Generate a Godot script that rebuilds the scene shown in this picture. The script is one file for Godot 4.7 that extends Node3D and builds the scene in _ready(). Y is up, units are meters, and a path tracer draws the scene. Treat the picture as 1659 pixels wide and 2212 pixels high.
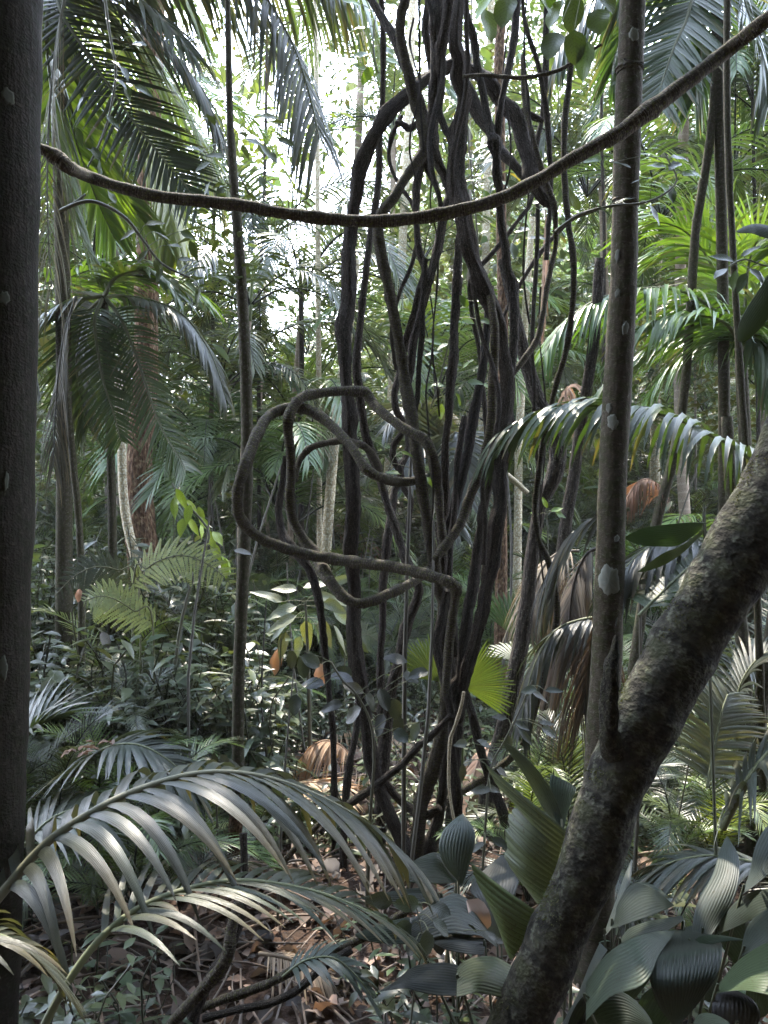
extends Node3D
# A rainforest understorey: twisted lianas between palms, a leaning mossy trunk, ferns and leaf litter.

var rng := RandomNumberGenerator.new()
var used := {}
var M := {}
var terrain_noise := FastNoiseLite.new()
var lump := FastNoiseLite.new()

var last_mean := 0.05
const EYE := 1.6
const FOCAL := 1703.0

# ---------------------------------------------------------------- geometry
class MB:
	var v := PackedVector3Array()
	var uv := PackedVector2Array()
	var c := PackedColorArray()
	var ix := PackedInt32Array()
	var seams := []
	func vert(p: Vector3, t: Vector2, col: Color) -> int:
		v.append(p); uv.append(t); c.append(col)
		return v.size() - 1
	func tri(a: int, b: int, d: int) -> void:
		ix.append(a); ix.append(b); ix.append(d)
	func mesh(origin := Vector3.ZERO) -> ArrayMesh:
		var n := PackedVector3Array()
		n.resize(v.size())
		for k in range(0, ix.size(), 3):
			var a := ix[k]; var b := ix[k + 1]; var d := ix[k + 2]
			var w := (v[d] - v[a]).cross(v[b] - v[a])
			n[a] += w; n[b] += w; n[d] += w
		for s in seams:
			var t: Vector3 = n[s.x] + n[s.y]
			n[s.x] = t; n[s.y] = t
		for k in n.size(): n[k] = n[k].normalized() if n[k].length_squared() > 1e-20 else Vector3.UP
		if origin != Vector3.ZERO:
			for k in v.size(): v[k] -= origin
		var arr := []
		arr.resize(Mesh.ARRAY_MAX)
		arr[Mesh.ARRAY_VERTEX] = v; arr[Mesh.ARRAY_NORMAL] = n; arr[Mesh.ARRAY_TEX_UV] = uv; arr[Mesh.ARRAY_COLOR] = c; arr[Mesh.ARRAY_INDEX] = ix
		var m := ArrayMesh.new()
		m.add_surface_from_arrays(Mesh.PRIMITIVE_TRIANGLES, arr)
		return m

# a sheet along a line of centres: w = sideways unit vectors, half = half widths, fold lifts the edges (a V or a gutter), ribs corrugate it
func strip(m: MB, c: PackedVector3Array, w: PackedVector3Array, half: PackedFloat32Array, fold: float, cols: int, col: Color, ribs := 0, depth := 0.0, tipcol := Color(0, 0, 0, 0)) -> void:
	var rows := c.size()
	var first := m.v.size()
	for i in rows:
		var tan: Vector3 = (c[mini(i + 1, rows - 1)] - c[maxi(i - 1, 0)]).normalized()
		var nn := w[i].cross(tan).normalized()
		var cc := col if tipcol.a == 0.0 else col.lerp(tipcol, pow(float(i) / (rows - 1), 2.0))
		for j in cols:
			var s := 2.0 * j / (cols - 1) - 1.0
			var lift := fold * absf(s) * half[i]
			if ribs: lift += depth * minf(1.0, half[i] * 20.0) * (1.0 if j % 2 else -1.0)
			m.vert(c[i] + w[i] * s * half[i] + nn * lift, Vector2(0.5 + 0.5 * s, float(i) / (rows - 1)), cc)
	for i in rows - 1:
		for j in cols - 1:
			var a := first + i * cols + j
			m.tri(a, a + 1, a + cols)
			m.tri(a + 1, a + cols + 1, a + cols)

func smooth_line(pts: Array, sub: int) -> Array:
	# each point is [Vector3, radius]; a Catmull-Rom line through them
	var out := []
	var k := pts.size()
	for i in k - 1:
		var p0 = pts[maxi(i - 1, 0)]; var p1 = pts[i]; var p2 = pts[i + 1]; var p3 = pts[mini(i + 2, k - 1)]
		for s in sub:
			var t := float(s) / sub
			out.append([p1[0].cubic_interpolate(p2[0], p0[0], p3[0], t), lerpf(p1[1], p2[1], t)])
	out.append(pts[k - 1])
	return out

func tube(m: MB, pts: Array, sides: int, col: Color, rough := 0.06, flutes := 0, flute := 0.0, twist := 0.0, sub := 5, tile := 0.14, knots := 0.0) -> Array:
	var line := smooth_line(pts, sub)
	var n := Vector3.ZERO
	var run := 0.0
	var first := m.v.size()
	var r0 := 0.0
	for q in line: r0 += q[1]
	r0 /= line.size()
	last_mean = r0
	var around := maxf(1.0, roundf(TAU * r0 / tile))
	var kphase := rng.randf() * 10.0
	for i in line.size():
		var p: Vector3 = line[i][0]
		var t: Vector3 = (line[mini(i + 1, line.size() - 1)][0] - line[maxi(i - 1, 0)][0]).normalized()
		if n == Vector3.ZERO:
			n = t.cross(Vector3(0.3, 0.1, 1.0)).normalized()
		n = (n - t * n.dot(t)).normalized()
		var b := t.cross(n)
		if i: run += p.distance_to(line[i - 1][0])
		var swell := 1.0
		if knots > 0.0:
			swell += knots * pow(maxf(0.0, sin(run * 11.0 + kphase + 1.7 * sin(run * 4.3))), 8.0)
		for k in sides + 1:
			var a := TAU * (k % sides) / sides
			var d := n * cos(a) + b * sin(a)
			var r: float = line[i][1] * swell
			var q: Vector3 = p + d * r
			var g := rough * (lump.get_noise_3dv(q * 9.0 / maxf(0.02, r0) * 0.03) + 0.6 * lump.get_noise_3dv(q * 26.0 / maxf(0.02, r0) * 0.03))
			r *= 1.0 + g * 2.0 + (flute * (sin(flutes * a + twist * run) + 0.4 * sin((flutes * 2 + 1) * a - twist * run * 0.6 + 1.0)) if flutes else 0.0)
			m.vert(p + d * r, Vector2(around * k / sides, run / tile), col)
		var base := first + i * (sides + 1)
		m.seams.append(Vector2i(base, base + sides))
		if i:
			for k in sides:
				var a2 := base - sides - 1 + k
				m.tri(a2, a2 + sides + 1, a2 + 1)
				m.tri(a2 + 1, a2 + sides + 1, a2 + sides + 2)
	for e in [0, line.size() - 1]:
		var cidx := m.vert(line[e][0], Vector2(0.5, 0.5), col)
		var bb: int = first + e * (sides + 1)
		for k in sides:
			if e == 0: m.tri(cidx, bb + k, bb + k + 1)
			else: m.tri(cidx, bb + k + 1, bb + k)
	return line

# a leaf with a midrib fold: shape 0 oval with a drip tip, 1 long lance, 2 broad
func leaf(m: MB, base: Vector3, dir: Vector3, up: Vector3, length: float, width: float, col: Color, droop := 0.3, shape := 0, rows := 6, cols := 3, fold := 0.18, wave := 0.0) -> void:
	var c := PackedVector3Array(); var w := PackedVector3Array(); var h := PackedFloat32Array()
	var d := dir.normalized()
	var p := base
	var side := d.cross(up).normalized()
	for i in rows:
		var t := float(i) / (rows - 1)
		c.append(p); 
		w.append((side + up * wave * sin(t * 9.0 + base.x * 40.0)).normalized())
		var prof := sin(PI * pow(t, 0.8)) * (1.0 - 0.25 * t)
		if shape == 1: prof = pow(sin(PI * pow(minf(1.0, t * 0.97 + 0.03), 0.6)), 0.8)
		if shape == 2: prof = pow(sin(PI * pow(t * 0.98 + 0.02, 0.85)), 0.6)
		if i == rows - 1: prof = 0.02
		if i == 0: prof = 0.06
		h.append(maxf(0.02, prof) * width * 0.5)
		d = (d + Vector3.DOWN * droop / rows).normalized()
		p += d * length / (rows - 1)
	strip(m, c, w, h, fold, cols, col)

# ---------------------------------------------------------------- nodes
func numbered(called: String) -> String:
	var k: int = used.get(called, 0)
	used[called] = k + 1
	return called if k == 0 else "%s_%03d" % [called, k]

func tag(o: Node3D, label: String, category: String, group := "", kind := "") -> Node3D:
	if label: o.set_meta("label", label)
	if category: o.set_meta("category", category)
	if group: o.set_meta("group", group)
	if kind: o.set_meta("kind", kind)
	return o

func thing(called: String, label: String, category: String, where: Vector3, group := "") -> Node3D:
	var o := Node3D.new()
	o.name = numbered(called)
	add_child(o)
	o.position = where
	return tag(o, label, category, group)

func part(called: String, m: MB, material: Material, parent: Node3D, label := "") -> MeshInstance3D:
	var o := MeshInstance3D.new()
	o.name = called
	o.mesh = m.mesh(parent.position if parent.get_parent() == self else parent.get_meta("origin", Vector3.ZERO))
	o.material_override = material
	if label: o.set_meta("label", label)
	parent.add_child(o, true)
	return o

func solo(called: String, m: MB, material: Material, where: Vector3, label: String, category: String, group := "", kind := "") -> MeshInstance3D:
	var o := MeshInstance3D.new()
	o.name = numbered(called)
	o.mesh = m.mesh(where)
	o.material_override = material
	o.position = where
	add_child(o)
	tag(o, label, category, group, kind)
	return o

func scatter(called: String, mesh: Mesh, material: Material, places: Array, tints: Array, parent: Node3D = null, kind := "stuff", label := "", category := "") -> MultiMeshInstance3D:
	var mm := MultiMesh.new()
	mm.transform_format = MultiMesh.TRANSFORM_3D
	mm.use_colors = true
	mm.mesh = mesh
	mm.instance_count = places.size()
	for i in places.size():
		mm.set_instance_transform(i, places[i])
		mm.set_instance_color(i, tints[i])
	var o := MultiMeshInstance3D.new()
	o.name = called if parent else numbered(called)
	o.multimesh = mm
	o.material_override = material
	if parent: parent.add_child(o, true)
	else: add_child(o)
	tag(o, label, category, "", kind)
	return o

func at(u: float, v: float, d: float) -> Vector3:
	return Vector3((u - 829.5) / FOCAL * d, EYE - (v - 1106.0) / FOCAL * d, -d)

func ground_y(x: float, z: float) -> float:
	var d := -z
	var rise := maxf(0.0, d - 9.0)
	var hill := rise * (0.13 + 0.09 * smoothstep(-2.0, 5.0, x)) + maxf(0.0, d - 26.0) * 0.22
	hill *= 1.0 - 0.5 * smoothstep(-0.02, 0.10, -x / maxf(d, 4.0)) * smoothstep(11.0, 24.0, d)
	var behind := maxf(0.0, -d - 3.0) * 0.08
	return hill + behind + 0.07 * terrain_noise.get_noise_2d(x * 30.0, z * 30.0) * 2.0 + 0.5 * terrain_noise.get_noise_2d(x * 5.0, z * 5.0) * smoothstep(6.0, 20.0, absf(d))

func on_ground(u: float, d: float) -> Vector3:
	var x := (u - 829.5) / FOCAL * d
	return Vector3(x, ground_y(x, -d), -d)

func line_of(pts: Array, d: float, amp := 0.0, scale := 1.0) -> Array:
	# traced points [x, y, radius] (or [x, y, radius, depth]) made into a line in the place
	var out := []
	var ph := rng.randf() * TAU
	for i in pts.size():
		var q = pts[i]
		var dd: float = q[3] if q.size() > 3 else d + amp * sin(ph + i * 0.55)
		out.append([at(q[0], q[1], dd), q[2] / FOCAL * dd * scale])
	return out

func down_to_ground(line: Array, deeper := 0.12) -> Array:
	# lets the last point run on into the soil
	var last = line[line.size() - 1]
	var before = line[line.size() - 2]
	var dir: Vector3 = (last[0] - before[0]).normalized()
	dir = (dir + Vector3(0, -0.7, 0)).normalized()
	var gy := ground_y(last[0].x, last[0].z)
	if last[0].y > gy:
		var far: float = (last[0].y - gy + deeper) / maxf(0.25, -dir.y)
		line.append([last[0] + dir * far * 0.5, last[1] * 1.1])
		var e: Vector3 = last[0] + dir * far
		line.append([Vector3(e.x, ground_y(e.x, e.z) - deeper, e.z), last[1] * 1.35])
	return line

func vary(c: Color, by: float, hue := 0.0) -> Color:
	var f := 1.0 + rng.randf_range(-by, by)
	var h := rng.randf_range(-hue, hue)
	return Color(maxf(0, c.r * f * (1.0 + h)), c.g * f, maxf(0, c.b * f * (1.0 - h)))

# ---------------------------------------------------------------- materials
func noise_bytes(sd: int, freq: float, w: int, h: int, type := FastNoiseLite.TYPE_SIMPLEX_SMOOTH, oct := 4) -> PackedByteArray:
	var f := FastNoiseLite.new()
	f.seed = sd; f.frequency = freq; f.noise_type = type; f.fractal_octaves = oct
	if type == FastNoiseLite.TYPE_CELLULAR: f.fractal_type = FastNoiseLite.FRACTAL_NONE
	var im := f.get_seamless_image(w, h)
	im.convert(Image.FORMAT_L8)
	if w != 512 or h != 512: im.resize(512, 512, Image.INTERPOLATE_CUBIC)
	return im.get_data()

func textures(paint: Callable) -> Array:
	var a := PackedByteArray(); a.resize(512 * 512 * 3)
	var hgt := PackedByteArray(); hgt.resize(512 * 512)
	for i in 512 * 512:
		var q: Array = paint.call(i)
		var c: Color = q[0]
		a[i * 3] = clampi(int(c.r * 255), 0, 255); a[i * 3 + 1] = clampi(int(c.g * 255), 0, 255); a[i * 3 + 2] = clampi(int(c.b * 255), 0, 255)
		hgt[i] = clampi(int(q[1] * 255), 0, 255)
	return [ImageTexture.create_from_image(Image.create_from_data(512, 512, false, Image.FORMAT_RGB8, a)), ImageTexture.create_from_image(Image.create_from_data(512, 512, false, Image.FORMAT_L8, hgt))]

func surface(called: String, tex: Array, rough: float, relief: float, spec := 0.22) -> StandardMaterial3D:
	var m := StandardMaterial3D.new()
	m.resource_name = called
	m.albedo_texture = tex[0]
	m.vertex_color_use_as_albedo = true
	m.roughness = rough
	m.metallic_specular = spec
	m.heightmap_enabled = true
	m.heightmap_texture = tex[1]
	m.heightmap_scale = relief
	M[called] = m
	return m

func leafy(called: String, rough: float, through: float, glow: Color, tex: Array = [], relief := 0.05, spec := 0.5) -> StandardMaterial3D:
	var m := StandardMaterial3D.new()
	m.resource_name = called
	m.vertex_color_use_as_albedo = true
	m.roughness = rough
	m.metallic_specular = spec
	if through > 0.0:
		m.backlight_enabled = true
		m.backlight = Color(glow.r * through, glow.g * through, glow.b * through).linear_to_srgb()
	if tex:
		m.albedo_texture = tex[0]
		m.heightmap_enabled = true; m.heightmap_texture = tex[1]; m.heightmap_scale = relief
	M[called] = m
	return m

func make_materials() -> void:
	var streak := noise_bytes(11, 0.035, 512, 64)
	var streak2 := noise_bytes(23, 0.09, 512, 64)
	var rings := noise_bytes(31, 0.05, 32, 512)
	var fine := noise_bytes(41, 0.06, 512, 512)
	var blot := noise_bytes(53, 0.012, 512, 512)
	var blot2 := noise_bytes(67, 0.022, 512, 512, FastNoiseLite.TYPE_SIMPLEX_SMOOTH, 5)
	var cell := noise_bytes(71, 0.03, 512, 256, FastNoiseLite.TYPE_CELLULAR, 1)
	surface("liana_bark", textures(func(i: int):
		var s := streak[i] / 255.0; var f := fine[i] / 255.0; var s2 := streak2[i] / 255.0; var b := blot2[i] / 255.0
		var h := 0.5 * s + 0.3 * s2 + 0.25 * f
		var c := Color(0.11, 0.10, 0.09).lerp(Color(0.36, 0.33, 0.30), clampf(h * 2.0 - 0.65, 0, 1))
		c = c.lerp(Color(0.46, 0.47, 0.42), smoothstep(0.68, 0.85, b) * 0.6)
		return [c, h]), 0.85, 1.5)
	surface("ringed_bark", textures(func(i: int):
		var r := rings[i] / 255.0; var f := fine[i] / 255.0; var b := blot2[i] / 255.0; var s := streak[i] / 255.0
		var h := 0.6 * r + 0.3 * f + 0.15 * s
		var c := Color(0.17, 0.155, 0.135).lerp(Color(0.40, 0.375, 0.33), clampf(h * 1.7 - 0.5, 0, 1))
		c = c.lerp(Color(0.54, 0.54, 0.48), smoothstep(0.60, 0.82, b) * 0.5)
		c = c.lerp(Color(0.30, 0.32, 0.15), smoothstep(0.58, 0.76, blot[i] / 255.0) * 0.6)
		return [c, h]), 0.88, 0.7)
	surface("smooth_bark", textures(func(i: int):
		var s := streak[i] / 255.0; var f := fine[i] / 255.0; var b := blot[i] / 255.0; var b2 := blot2[i] / 255.0
		var h := 0.35 * f + 0.3 * s + 0.3 * b2
		var c := Color(0.19, 0.175, 0.145).lerp(Color(0.33, 0.31, 0.26), clampf(f * 0.5 + b * 0.9 + 0.25 * s - 0.4, 0, 1))
		c = c.lerp(Color(0.47, 0.48, 0.43), smoothstep(0.70, 0.80, b2) * (0.25 + 0.4 * f))
		c = c.lerp(Color(0.24, 0.27, 0.15), smoothstep(0.55, 0.30, b) * 0.4)
		return [c, h]), 0.85, 0.35)
	surface("mossy_bark", textures(func(i: int):
		var f := fine[i] / 255.0; var b := blot[i] / 255.0; var b2 := blot2[i] / 255.0; var ce := cell[i] / 255.0; var s := streak[i] / 255.0
		var h := 0.45 * b2 + 0.35 * f + 0.1 * ce + 0.15 * s
		var c := Color(0.125, 0.12, 0.10).lerp(Color(0.27, 0.265, 0.225), clampf(h * 1.5 - 0.4, 0, 1))
		c = c.lerp(Color(0.075, 0.07, 0.06), smoothstep(0.42, 0.22, b) * 0.6)          # damp dark stains
		c = c.lerp(Color(0.19, 0.205, 0.12), smoothstep(0.54, 0.72, b) * 0.45)            # thin moss
		c = c.lerp(Color(0.29, 0.30, 0.25), smoothstep(0.55, 0.72, b2) * smoothstep(0.3, 0.6, f) * 0.7)
		return [c, h]), 0.92, 0.8)
	surface("red_bark", textures(func(i: int):
		var s := streak[i] / 255.0; var f := fine[i] / 255.0; var ce := cell[i] / 255.0; var b := blot[i] / 255.0
		var h := 0.55 * ce + 0.35 * s + 0.2 * f
		var c := Color(0.26, 0.20, 0.155).lerp(Color(0.60, 0.49, 0.40), clampf(h * 1.5 - 0.45, 0, 1))
		c = c.lerp(Color(0.60, 0.56, 0.44), smoothstep(0.6, 0.8, b) * 0.5)
		return [c, h]), 0.9, 2.0)
	surface("pale_bark", textures(func(i: int):
		var f := fine[i] / 255.0; var b2 := blot2[i] / 255.0; var b := blot[i] / 255.0; var r := rings[i] / 255.0
		var h := 0.5 * f + 0.5 * b2
		var c := Color(0.55, 0.50, 0.40).lerp(Color(0.76, 0.72, 0.61), clampf(f * 0.6 + b * 0.6 - 0.1, 0, 1))
		c = c.lerp(Color(0.84, 0.83, 0.77), smoothstep(0.52, 0.62, b2) * 0.75)
		c = c.lerp(Color(0.34, 0.32, 0.25), smoothstep(0.62, 0.8, r) * 0.45)
		return [c, h]), 0.85, 0.4)
	surface("palm_bark", textures(func(i: int):
		var y := (i / 512) / 512.0
		var f := fine[i] / 255.0; var b2 := blot2[i] / 255.0
		var ring := pow(absf(sin(PI * (y * 2.0 + 0.25 * (b2 - 0.5)))), 14.0)
		var c := Color(0.44, 0.39, 0.34).lerp(Color(0.66, 0.60, 0.54), clampf(f * 0.8 + 0.25 * b2, 0, 1))
		c = c.lerp(Color(0.76, 0.74, 0.68), ring * 0.28)
		c = c.lerp(Color(0.36, 0.34, 0.28), smoothstep(0.55, 0.75, b2) * 0.5)
		return [c, 0.4 + 0.5 * ring + 0.2 * f]), 0.85, 0.5)
	surface("soil", textures(func(i: int):
		var f := fine[i] / 255.0; var b := blot[i] / 255.0; var ce := cell[i] / 255.0; var b2 := blot2[i] / 255.0
		var c := Color(0.12, 0.09, 0.07).lerp(Color(0.33, 0.25, 0.20), clampf(ce * 0.5 + f * 0.6 - 0.2, 0, 1))
		c = c.lerp(Color(0.22, 0.165, 0.13), smoothstep(0.45, 0.65, b) * 0.6)
		return [c, 0.5 * ce + 0.3 * f + 0.3 * b2]), 0.95, 2.0, 0.3)
	M.soil.uv1_triplanar = true; M.soil.uv1_world_triplanar = true; M.soil.uv1_scale = Vector3(1.4, 1.4, 1.4)
	# leaf blades: long veins along the leaf, pale and brown flecks, a few bites of colour
	var vein := textures(func(i: int):
		var x := (i % 512) / 512.0
		var f := fine[i] / 255.0; var b2 := blot2[i] / 255.0; var s := streak[i] / 255.0
		var v := pow(absf(sin(PI * x * 8.0)), 0.5)
		var mid := smoothstep(0.03, 0.0, absf(x - 0.5))
		var k := 0.70 + 0.22 * v + 0.14 * (s - 0.5)
		var c := Color(k, k, k).lerp(Color(1.0, 1.0, 0.9), mid * 0.35)
		c = c.lerp(Color(0.62, 0.52, 0.34), smoothstep(0.74, 0.80, b2) * 0.7)
		c = c.lerp(Color(1.0, 1.0, 0.95), smoothstep(0.80, 0.86, f) * 0.5)
		return [c, 0.45 * v + 0.2 * s + 0.1 * f])
	var side_vein := textures(func(i: int):
		var x := (i % 512) / 512.0; var y := (i / 512) / 512.0
		var f := fine[i] / 255.0; var b2 := blot2[i] / 255.0
		var ax := absf(x - 0.5)
		var v := pow(absf(sin(PI * (y * 9.0 - ax * 5.0))), 0.35)
		var mid := smoothstep(0.035, 0.0, ax)
		var k := 0.78 + 0.16 * v
		var c := Color(k, k, k).lerp(Color(1.0, 1.0, 0.85), mid * 0.4)
		c = c.lerp(Color(0.65, 0.55, 0.3), smoothstep(0.72, 0.8, b2) * 0.7)
		return [c, 0.6 * v - 0.4 * mid + 0.15 * f])
	var plain := Color(1.0, 0.95, 0.32)
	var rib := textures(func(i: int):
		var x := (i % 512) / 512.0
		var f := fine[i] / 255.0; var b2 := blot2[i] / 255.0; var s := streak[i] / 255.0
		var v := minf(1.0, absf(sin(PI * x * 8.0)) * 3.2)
		var k := 0.62 + 0.30 * v + 0.14 * (s - 0.5)  # groove shade painted in: the colour darkens along each pleat groove
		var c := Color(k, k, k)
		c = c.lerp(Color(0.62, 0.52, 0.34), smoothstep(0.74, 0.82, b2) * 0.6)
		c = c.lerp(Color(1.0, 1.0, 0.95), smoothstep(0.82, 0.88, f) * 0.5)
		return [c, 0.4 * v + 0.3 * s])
	leafy("frond", 0.36, 0.75, plain)
	leafy("frond_near", 0.38, 0.65, plain, vein, 0.09, 0.5)
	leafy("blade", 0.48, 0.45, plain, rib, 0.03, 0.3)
	leafy("leaf", 0.34, 0.8, plain)
	leafy("fan", 0.45, 0.9, plain, vein, 0.06)
	leafy("leaf_near", 0.36, 0.8, plain, side_vein, 0.1)
	leafy("dead", 0.8, 0.5, Color(1.0, 0.8, 0.55))
	leafy("stem", 0.7, 0.0, plain)
	leafy("moss", 0.95, 0.5, plain, [], 0, 0.2)
	leafy("lichen", 0.95, 0.0, plain, [], 0, 0.2)

# ---------------------------------------------------------------- palms, leaves, lianas
# leaflets along a rachis. o: parent of the parts; if single, every leaflet is a part of its own, else all go into the mesh m
func leaflets(m: MB, o: Node3D, rachis: Array, p: Dictionary) -> void:
	var line := smooth_line(rachis, 8)
	var total := 0.0
	var runs := [0.0]
	for i in range(1, line.size()):
		total += line[i][0].distance_to(line[i - 1][0]); runs.append(total)
	var n: int = p.n
	var rows: int = p.get("rows", 5)
	var cols: int = p.get("cols", 3)
	var single: bool = p.get("single", false)
	for s: int in p.get("sides", [-1, 1]):
		for k in n:
			var t: float = lerpf(p.get("from", 0.06), 1.0, (k + 0.5 * (0.5 + 0.5 * s)) / n)
			var want := t * total
			var i := 1
			while i < line.size() - 1 and runs[i] < want: i += 1
			var f := clampf((want - runs[i - 1]) / maxf(1e-5, runs[i] - runs[i - 1]), 0, 1)
			var base: Vector3 = line[i - 1][0].lerp(line[i][0], f)
			var tan: Vector3 = (line[i][0] - line[i - 1][0]).normalized()
			var up: Vector3 = p.get("up", Vector3.UP)
			up = (up - tan * up.dot(tan)).normalized()
			var side := tan.cross(up).normalized() * s
			var ang := deg_to_rad(lerpf(p.get("ang0", 62.0), p.get("ang1", 22.0), pow(t, 1.3)) + rng.randf_range(-4, 4))
			var lift: float = p.get("lift", 0.3) + rng.randf_range(-0.08, 0.08)
			var d := (side * sin(ang) + tan * cos(ang) + up * lift).normalized()
			var prof := 0.42 + 0.58 * pow(sin(PI * clampf(t * 0.80 + 0.14, 0, 1)), 0.8)
			var L: float = p.len * prof * rng.randf_range(0.92, 1.06)
			if k == n - 1: L *= 0.8
			var droop: float = p.get("droop", 0.8) * rng.randf_range(0.8, 1.25)
			var broken: bool = rng.randf() < p.get("broken", 0.04)
			if broken: L *= rng.randf_range(0.35, 0.75)
			var c := PackedVector3Array(); var w := PackedVector3Array(); var h := PackedFloat32Array()
			var q := base
			var roll: float = p.get("roll", 0.0) + rng.randf_range(-0.12, 0.12)
			for r in rows:
				var tt := float(r) / (rows - 1)
				c.append(q)
				var wv: Vector3 = (tan - d * tan.dot(d))
				if wv.length() < 0.05: wv = up.cross(d)
				w.append(wv.normalized().rotated(d, roll))
				var prf := pow(sin(PI * pow(0.06 + 0.94 * tt, 0.55)), 0.7) if tt < 0.99 else 0.06
				h.append(maxf(0.05, prf) * p.wid * 0.5 * (0.75 + 0.25 * prof))
				d = (d + Vector3.DOWN * droop / rows).normalized()
				q += d * L / (rows - 1)
			var col := vary(p.col, p.get("var", 0.12), p.get("hue", 0.06))
			var tipc: Color = Color(0.16, 0.13, 0.07) if rng.randf() < p.get("brown", 0.15) else Color(0, 0, 0, 0)
			if single:
				var one := MB.new()
				strip(one, c, w, h, p.get("fold", 0.28), cols, col, 0, 0.0, tipc)
				part("leaflet", one, p.mat, o)
			else:
				strip(m, c, w, h, p.get("fold", 0.28), cols, col, 0, 0.0, tipc)

func rachis_tube(m: MB, rachis: Array, col: Color, sides := 6) -> void:
	tube(m, rachis, sides, col, 0.0, 0, 0, 0, 6)

func rach(pts: Array, d0: float, d1: float, r0: float, r1 := 0.003) -> Array:
	var out := []
	for i in pts.size():
		var t := float(i) / (pts.size() - 1)
		out.append([at(pts[i][0], pts[i][1], lerpf(d0, d1, t)), lerpf(r0, r1, t)])
	return out

# one separate frond as a part "frond" of its palm (leaflets in the same mesh), or as a thing with single leaflets
func frond_part(o: Node3D, rachis: Array, p: Dictionary, label := "") -> void:
	var m := MB.new()
	if p.get("single", false):
		rachis_tube(m, rachis, p.get("rcol", Color(0.09, 0.10, 0.045)))
		var fr := part("frond", m, M.stem, o, label)
		fr.set_meta("origin", o.position)
		leaflets(null, fr, rachis, p)
		return
	leaflets(m, o, rachis, p)
	var f := part("frond", m, p.mat, o, label)
	m = MB.new()
	rachis_tube(m, rachis, p.get("rcol", Color(0.09, 0.10, 0.045)))
	f.set_meta("origin", o.position)
	part("rachis", m, M.stem, f)

func frond_thing(called: String, label: String, category: String, rachis: Array, p: Dictionary, group := "") -> Node3D:
	var o := thing(called, label, category, rachis[0][0], group)
	var m := MB.new()
	rachis_tube(m, rachis, p.get("rcol", Color(0.09, 0.10, 0.045)), 8)
	part("rachis", m, M.stem, o)
	p.single = true
	leaflets(null, o, rachis, p)
	return o

# prototypes of fronds for palms further off: base at the origin, growing along +Z
var fronds := []
func make_frond_prototypes() -> void:
	var shapes := [
		[[0, 0, 0], [0, .42, .45], [0, .62, 1.0], [0, .50, 1.6], [0, .12, 2.05], [0, -.35, 2.3]],
		[[0, 0, 0], [0, .6, .35], [0, 1.05, .85], [0, 1.2, 1.4], [0, 1.02, 1.95], [0, .65, 2.35]],
		[[0, 0, 0], [.03, .25, .5], [.08, .2, 1.0], [.14, -.1, 1.5], [.2, -.6, 1.85], [.22, -1.1, 2.0]],
		[[0, 0, 0], [-.05, .8, .25], [-.1, 1.5, .6], [-.14, 1.95, 1.1], [-.2, 2.1, 1.6], [-.25, 1.95, 2.05]]]
	for s in shapes:
		for wide in 2:
			var line := []
			for i in s.size(): line.append([Vector3(s[i][0], s[i][1], s[i][2]), lerpf(0.02, 0.004, i / 5.0)])
			var m := MB.new()
			rachis_tube(m, line, Color(0.10, 0.11, 0.05), 5)
			leaflets(m, self, line, {"n": 40 if wide == 0 else 30, "len": 0.62 if wide == 0 else 0.72, "wid": 0.030 if wide == 0 else 0.046, "col": Color(0.9, 0.95, 0.9), "var": 0.18, "droop": 0.55 if wide == 0 else 1.1, "lift": 0.25, "from": 0.14, "rows": 5, "brown": 0.1})
			fronds.append(m.mesh())

func palm(label: String, base: Vector3, top: Vector3, r: float, size: float, count: int, tint: Color, bark: String, group := "", kinds := [0, 1, 2, 3], shaft := true, up_bias := 0.0, flip := 0.0) -> Node3D:
	var o := thing("palm", label, "palm", base, group)
	var m := MB.new()
	var mid := base.lerp(top, 0.5) + Vector3(rng.randf_range(-.04, .04), 0, rng.randf_range(-.04, .04)) * base.distance_to(top)
	if base.distance_to(top) > 0.5:
		tube(m, [[base - Vector3(0, 0.15, 0), r * 1.3], [base.lerp(mid, 0.3), r * 1.05], [mid, r], [top, r * 0.9]], 12, Color(1, 1, 1), 0.02, 0, 0, 0, 8, 0.2)
		part("trunk", m, M[bark], o)
	if shaft:
		var sh := MB.new()
		var ax := (top - mid).normalized() if base.distance_to(top) > 0.5 else Vector3.UP
		tube(sh, [[top - ax * 0.02, r * 0.95], [top + ax * size * 0.12, r * 1.15], [top + ax * size * 0.3, r * 0.75], [top + ax * size * 0.42, r * 0.35]], 10, Color(0.10, 0.13, 0.05), 0.0)
		part("crownshaft", sh, M.frond, o)
	var mats := M.frond as StandardMaterial3D
	var a := rng.randf() * TAU
	for k in count:
		var f := MeshInstance3D.new()
		f.name = "frond"
		f.mesh = fronds[(kinds[k % kinds.size()] * 2 + (1 if rng.randf() < 0.4 else 0)) % fronds.size()]
		var key := "frond_%d" % (rng.randi() % 4)
		f.material_override = tinted(tint, key)
		a += 2.399 + rng.randf_range(-0.25, 0.25)
		f.basis = Basis(Vector3.UP, a) * Basis(Vector3.RIGHT, rng.randf_range(-0.15, 0.2) - up_bias) * Basis(Vector3.BACK, rng.randf_range(-0.15, 0.15))
		f.basis = f.basis.scaled(Vector3.ONE * size / 2.2 * rng.randf_range(0.85, 1.12))
		f.position = top - base + Vector3(0, size * 0.1 if shaft else 0.0, 0)
		o.add_child(f, true)
	return o

var tints := {}
func tinted(c: Color, key: String) -> StandardMaterial3D:
	var k := key + str(c)
	if not tints.has(k):
		var m: StandardMaterial3D = M.frond.duplicate()
		m.albedo_color = vary(c, 0.22, 0.1).linear_to_srgb()
		m.resource_name = "palm_frond"
		tints[k] = m
	return tints[k]

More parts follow.
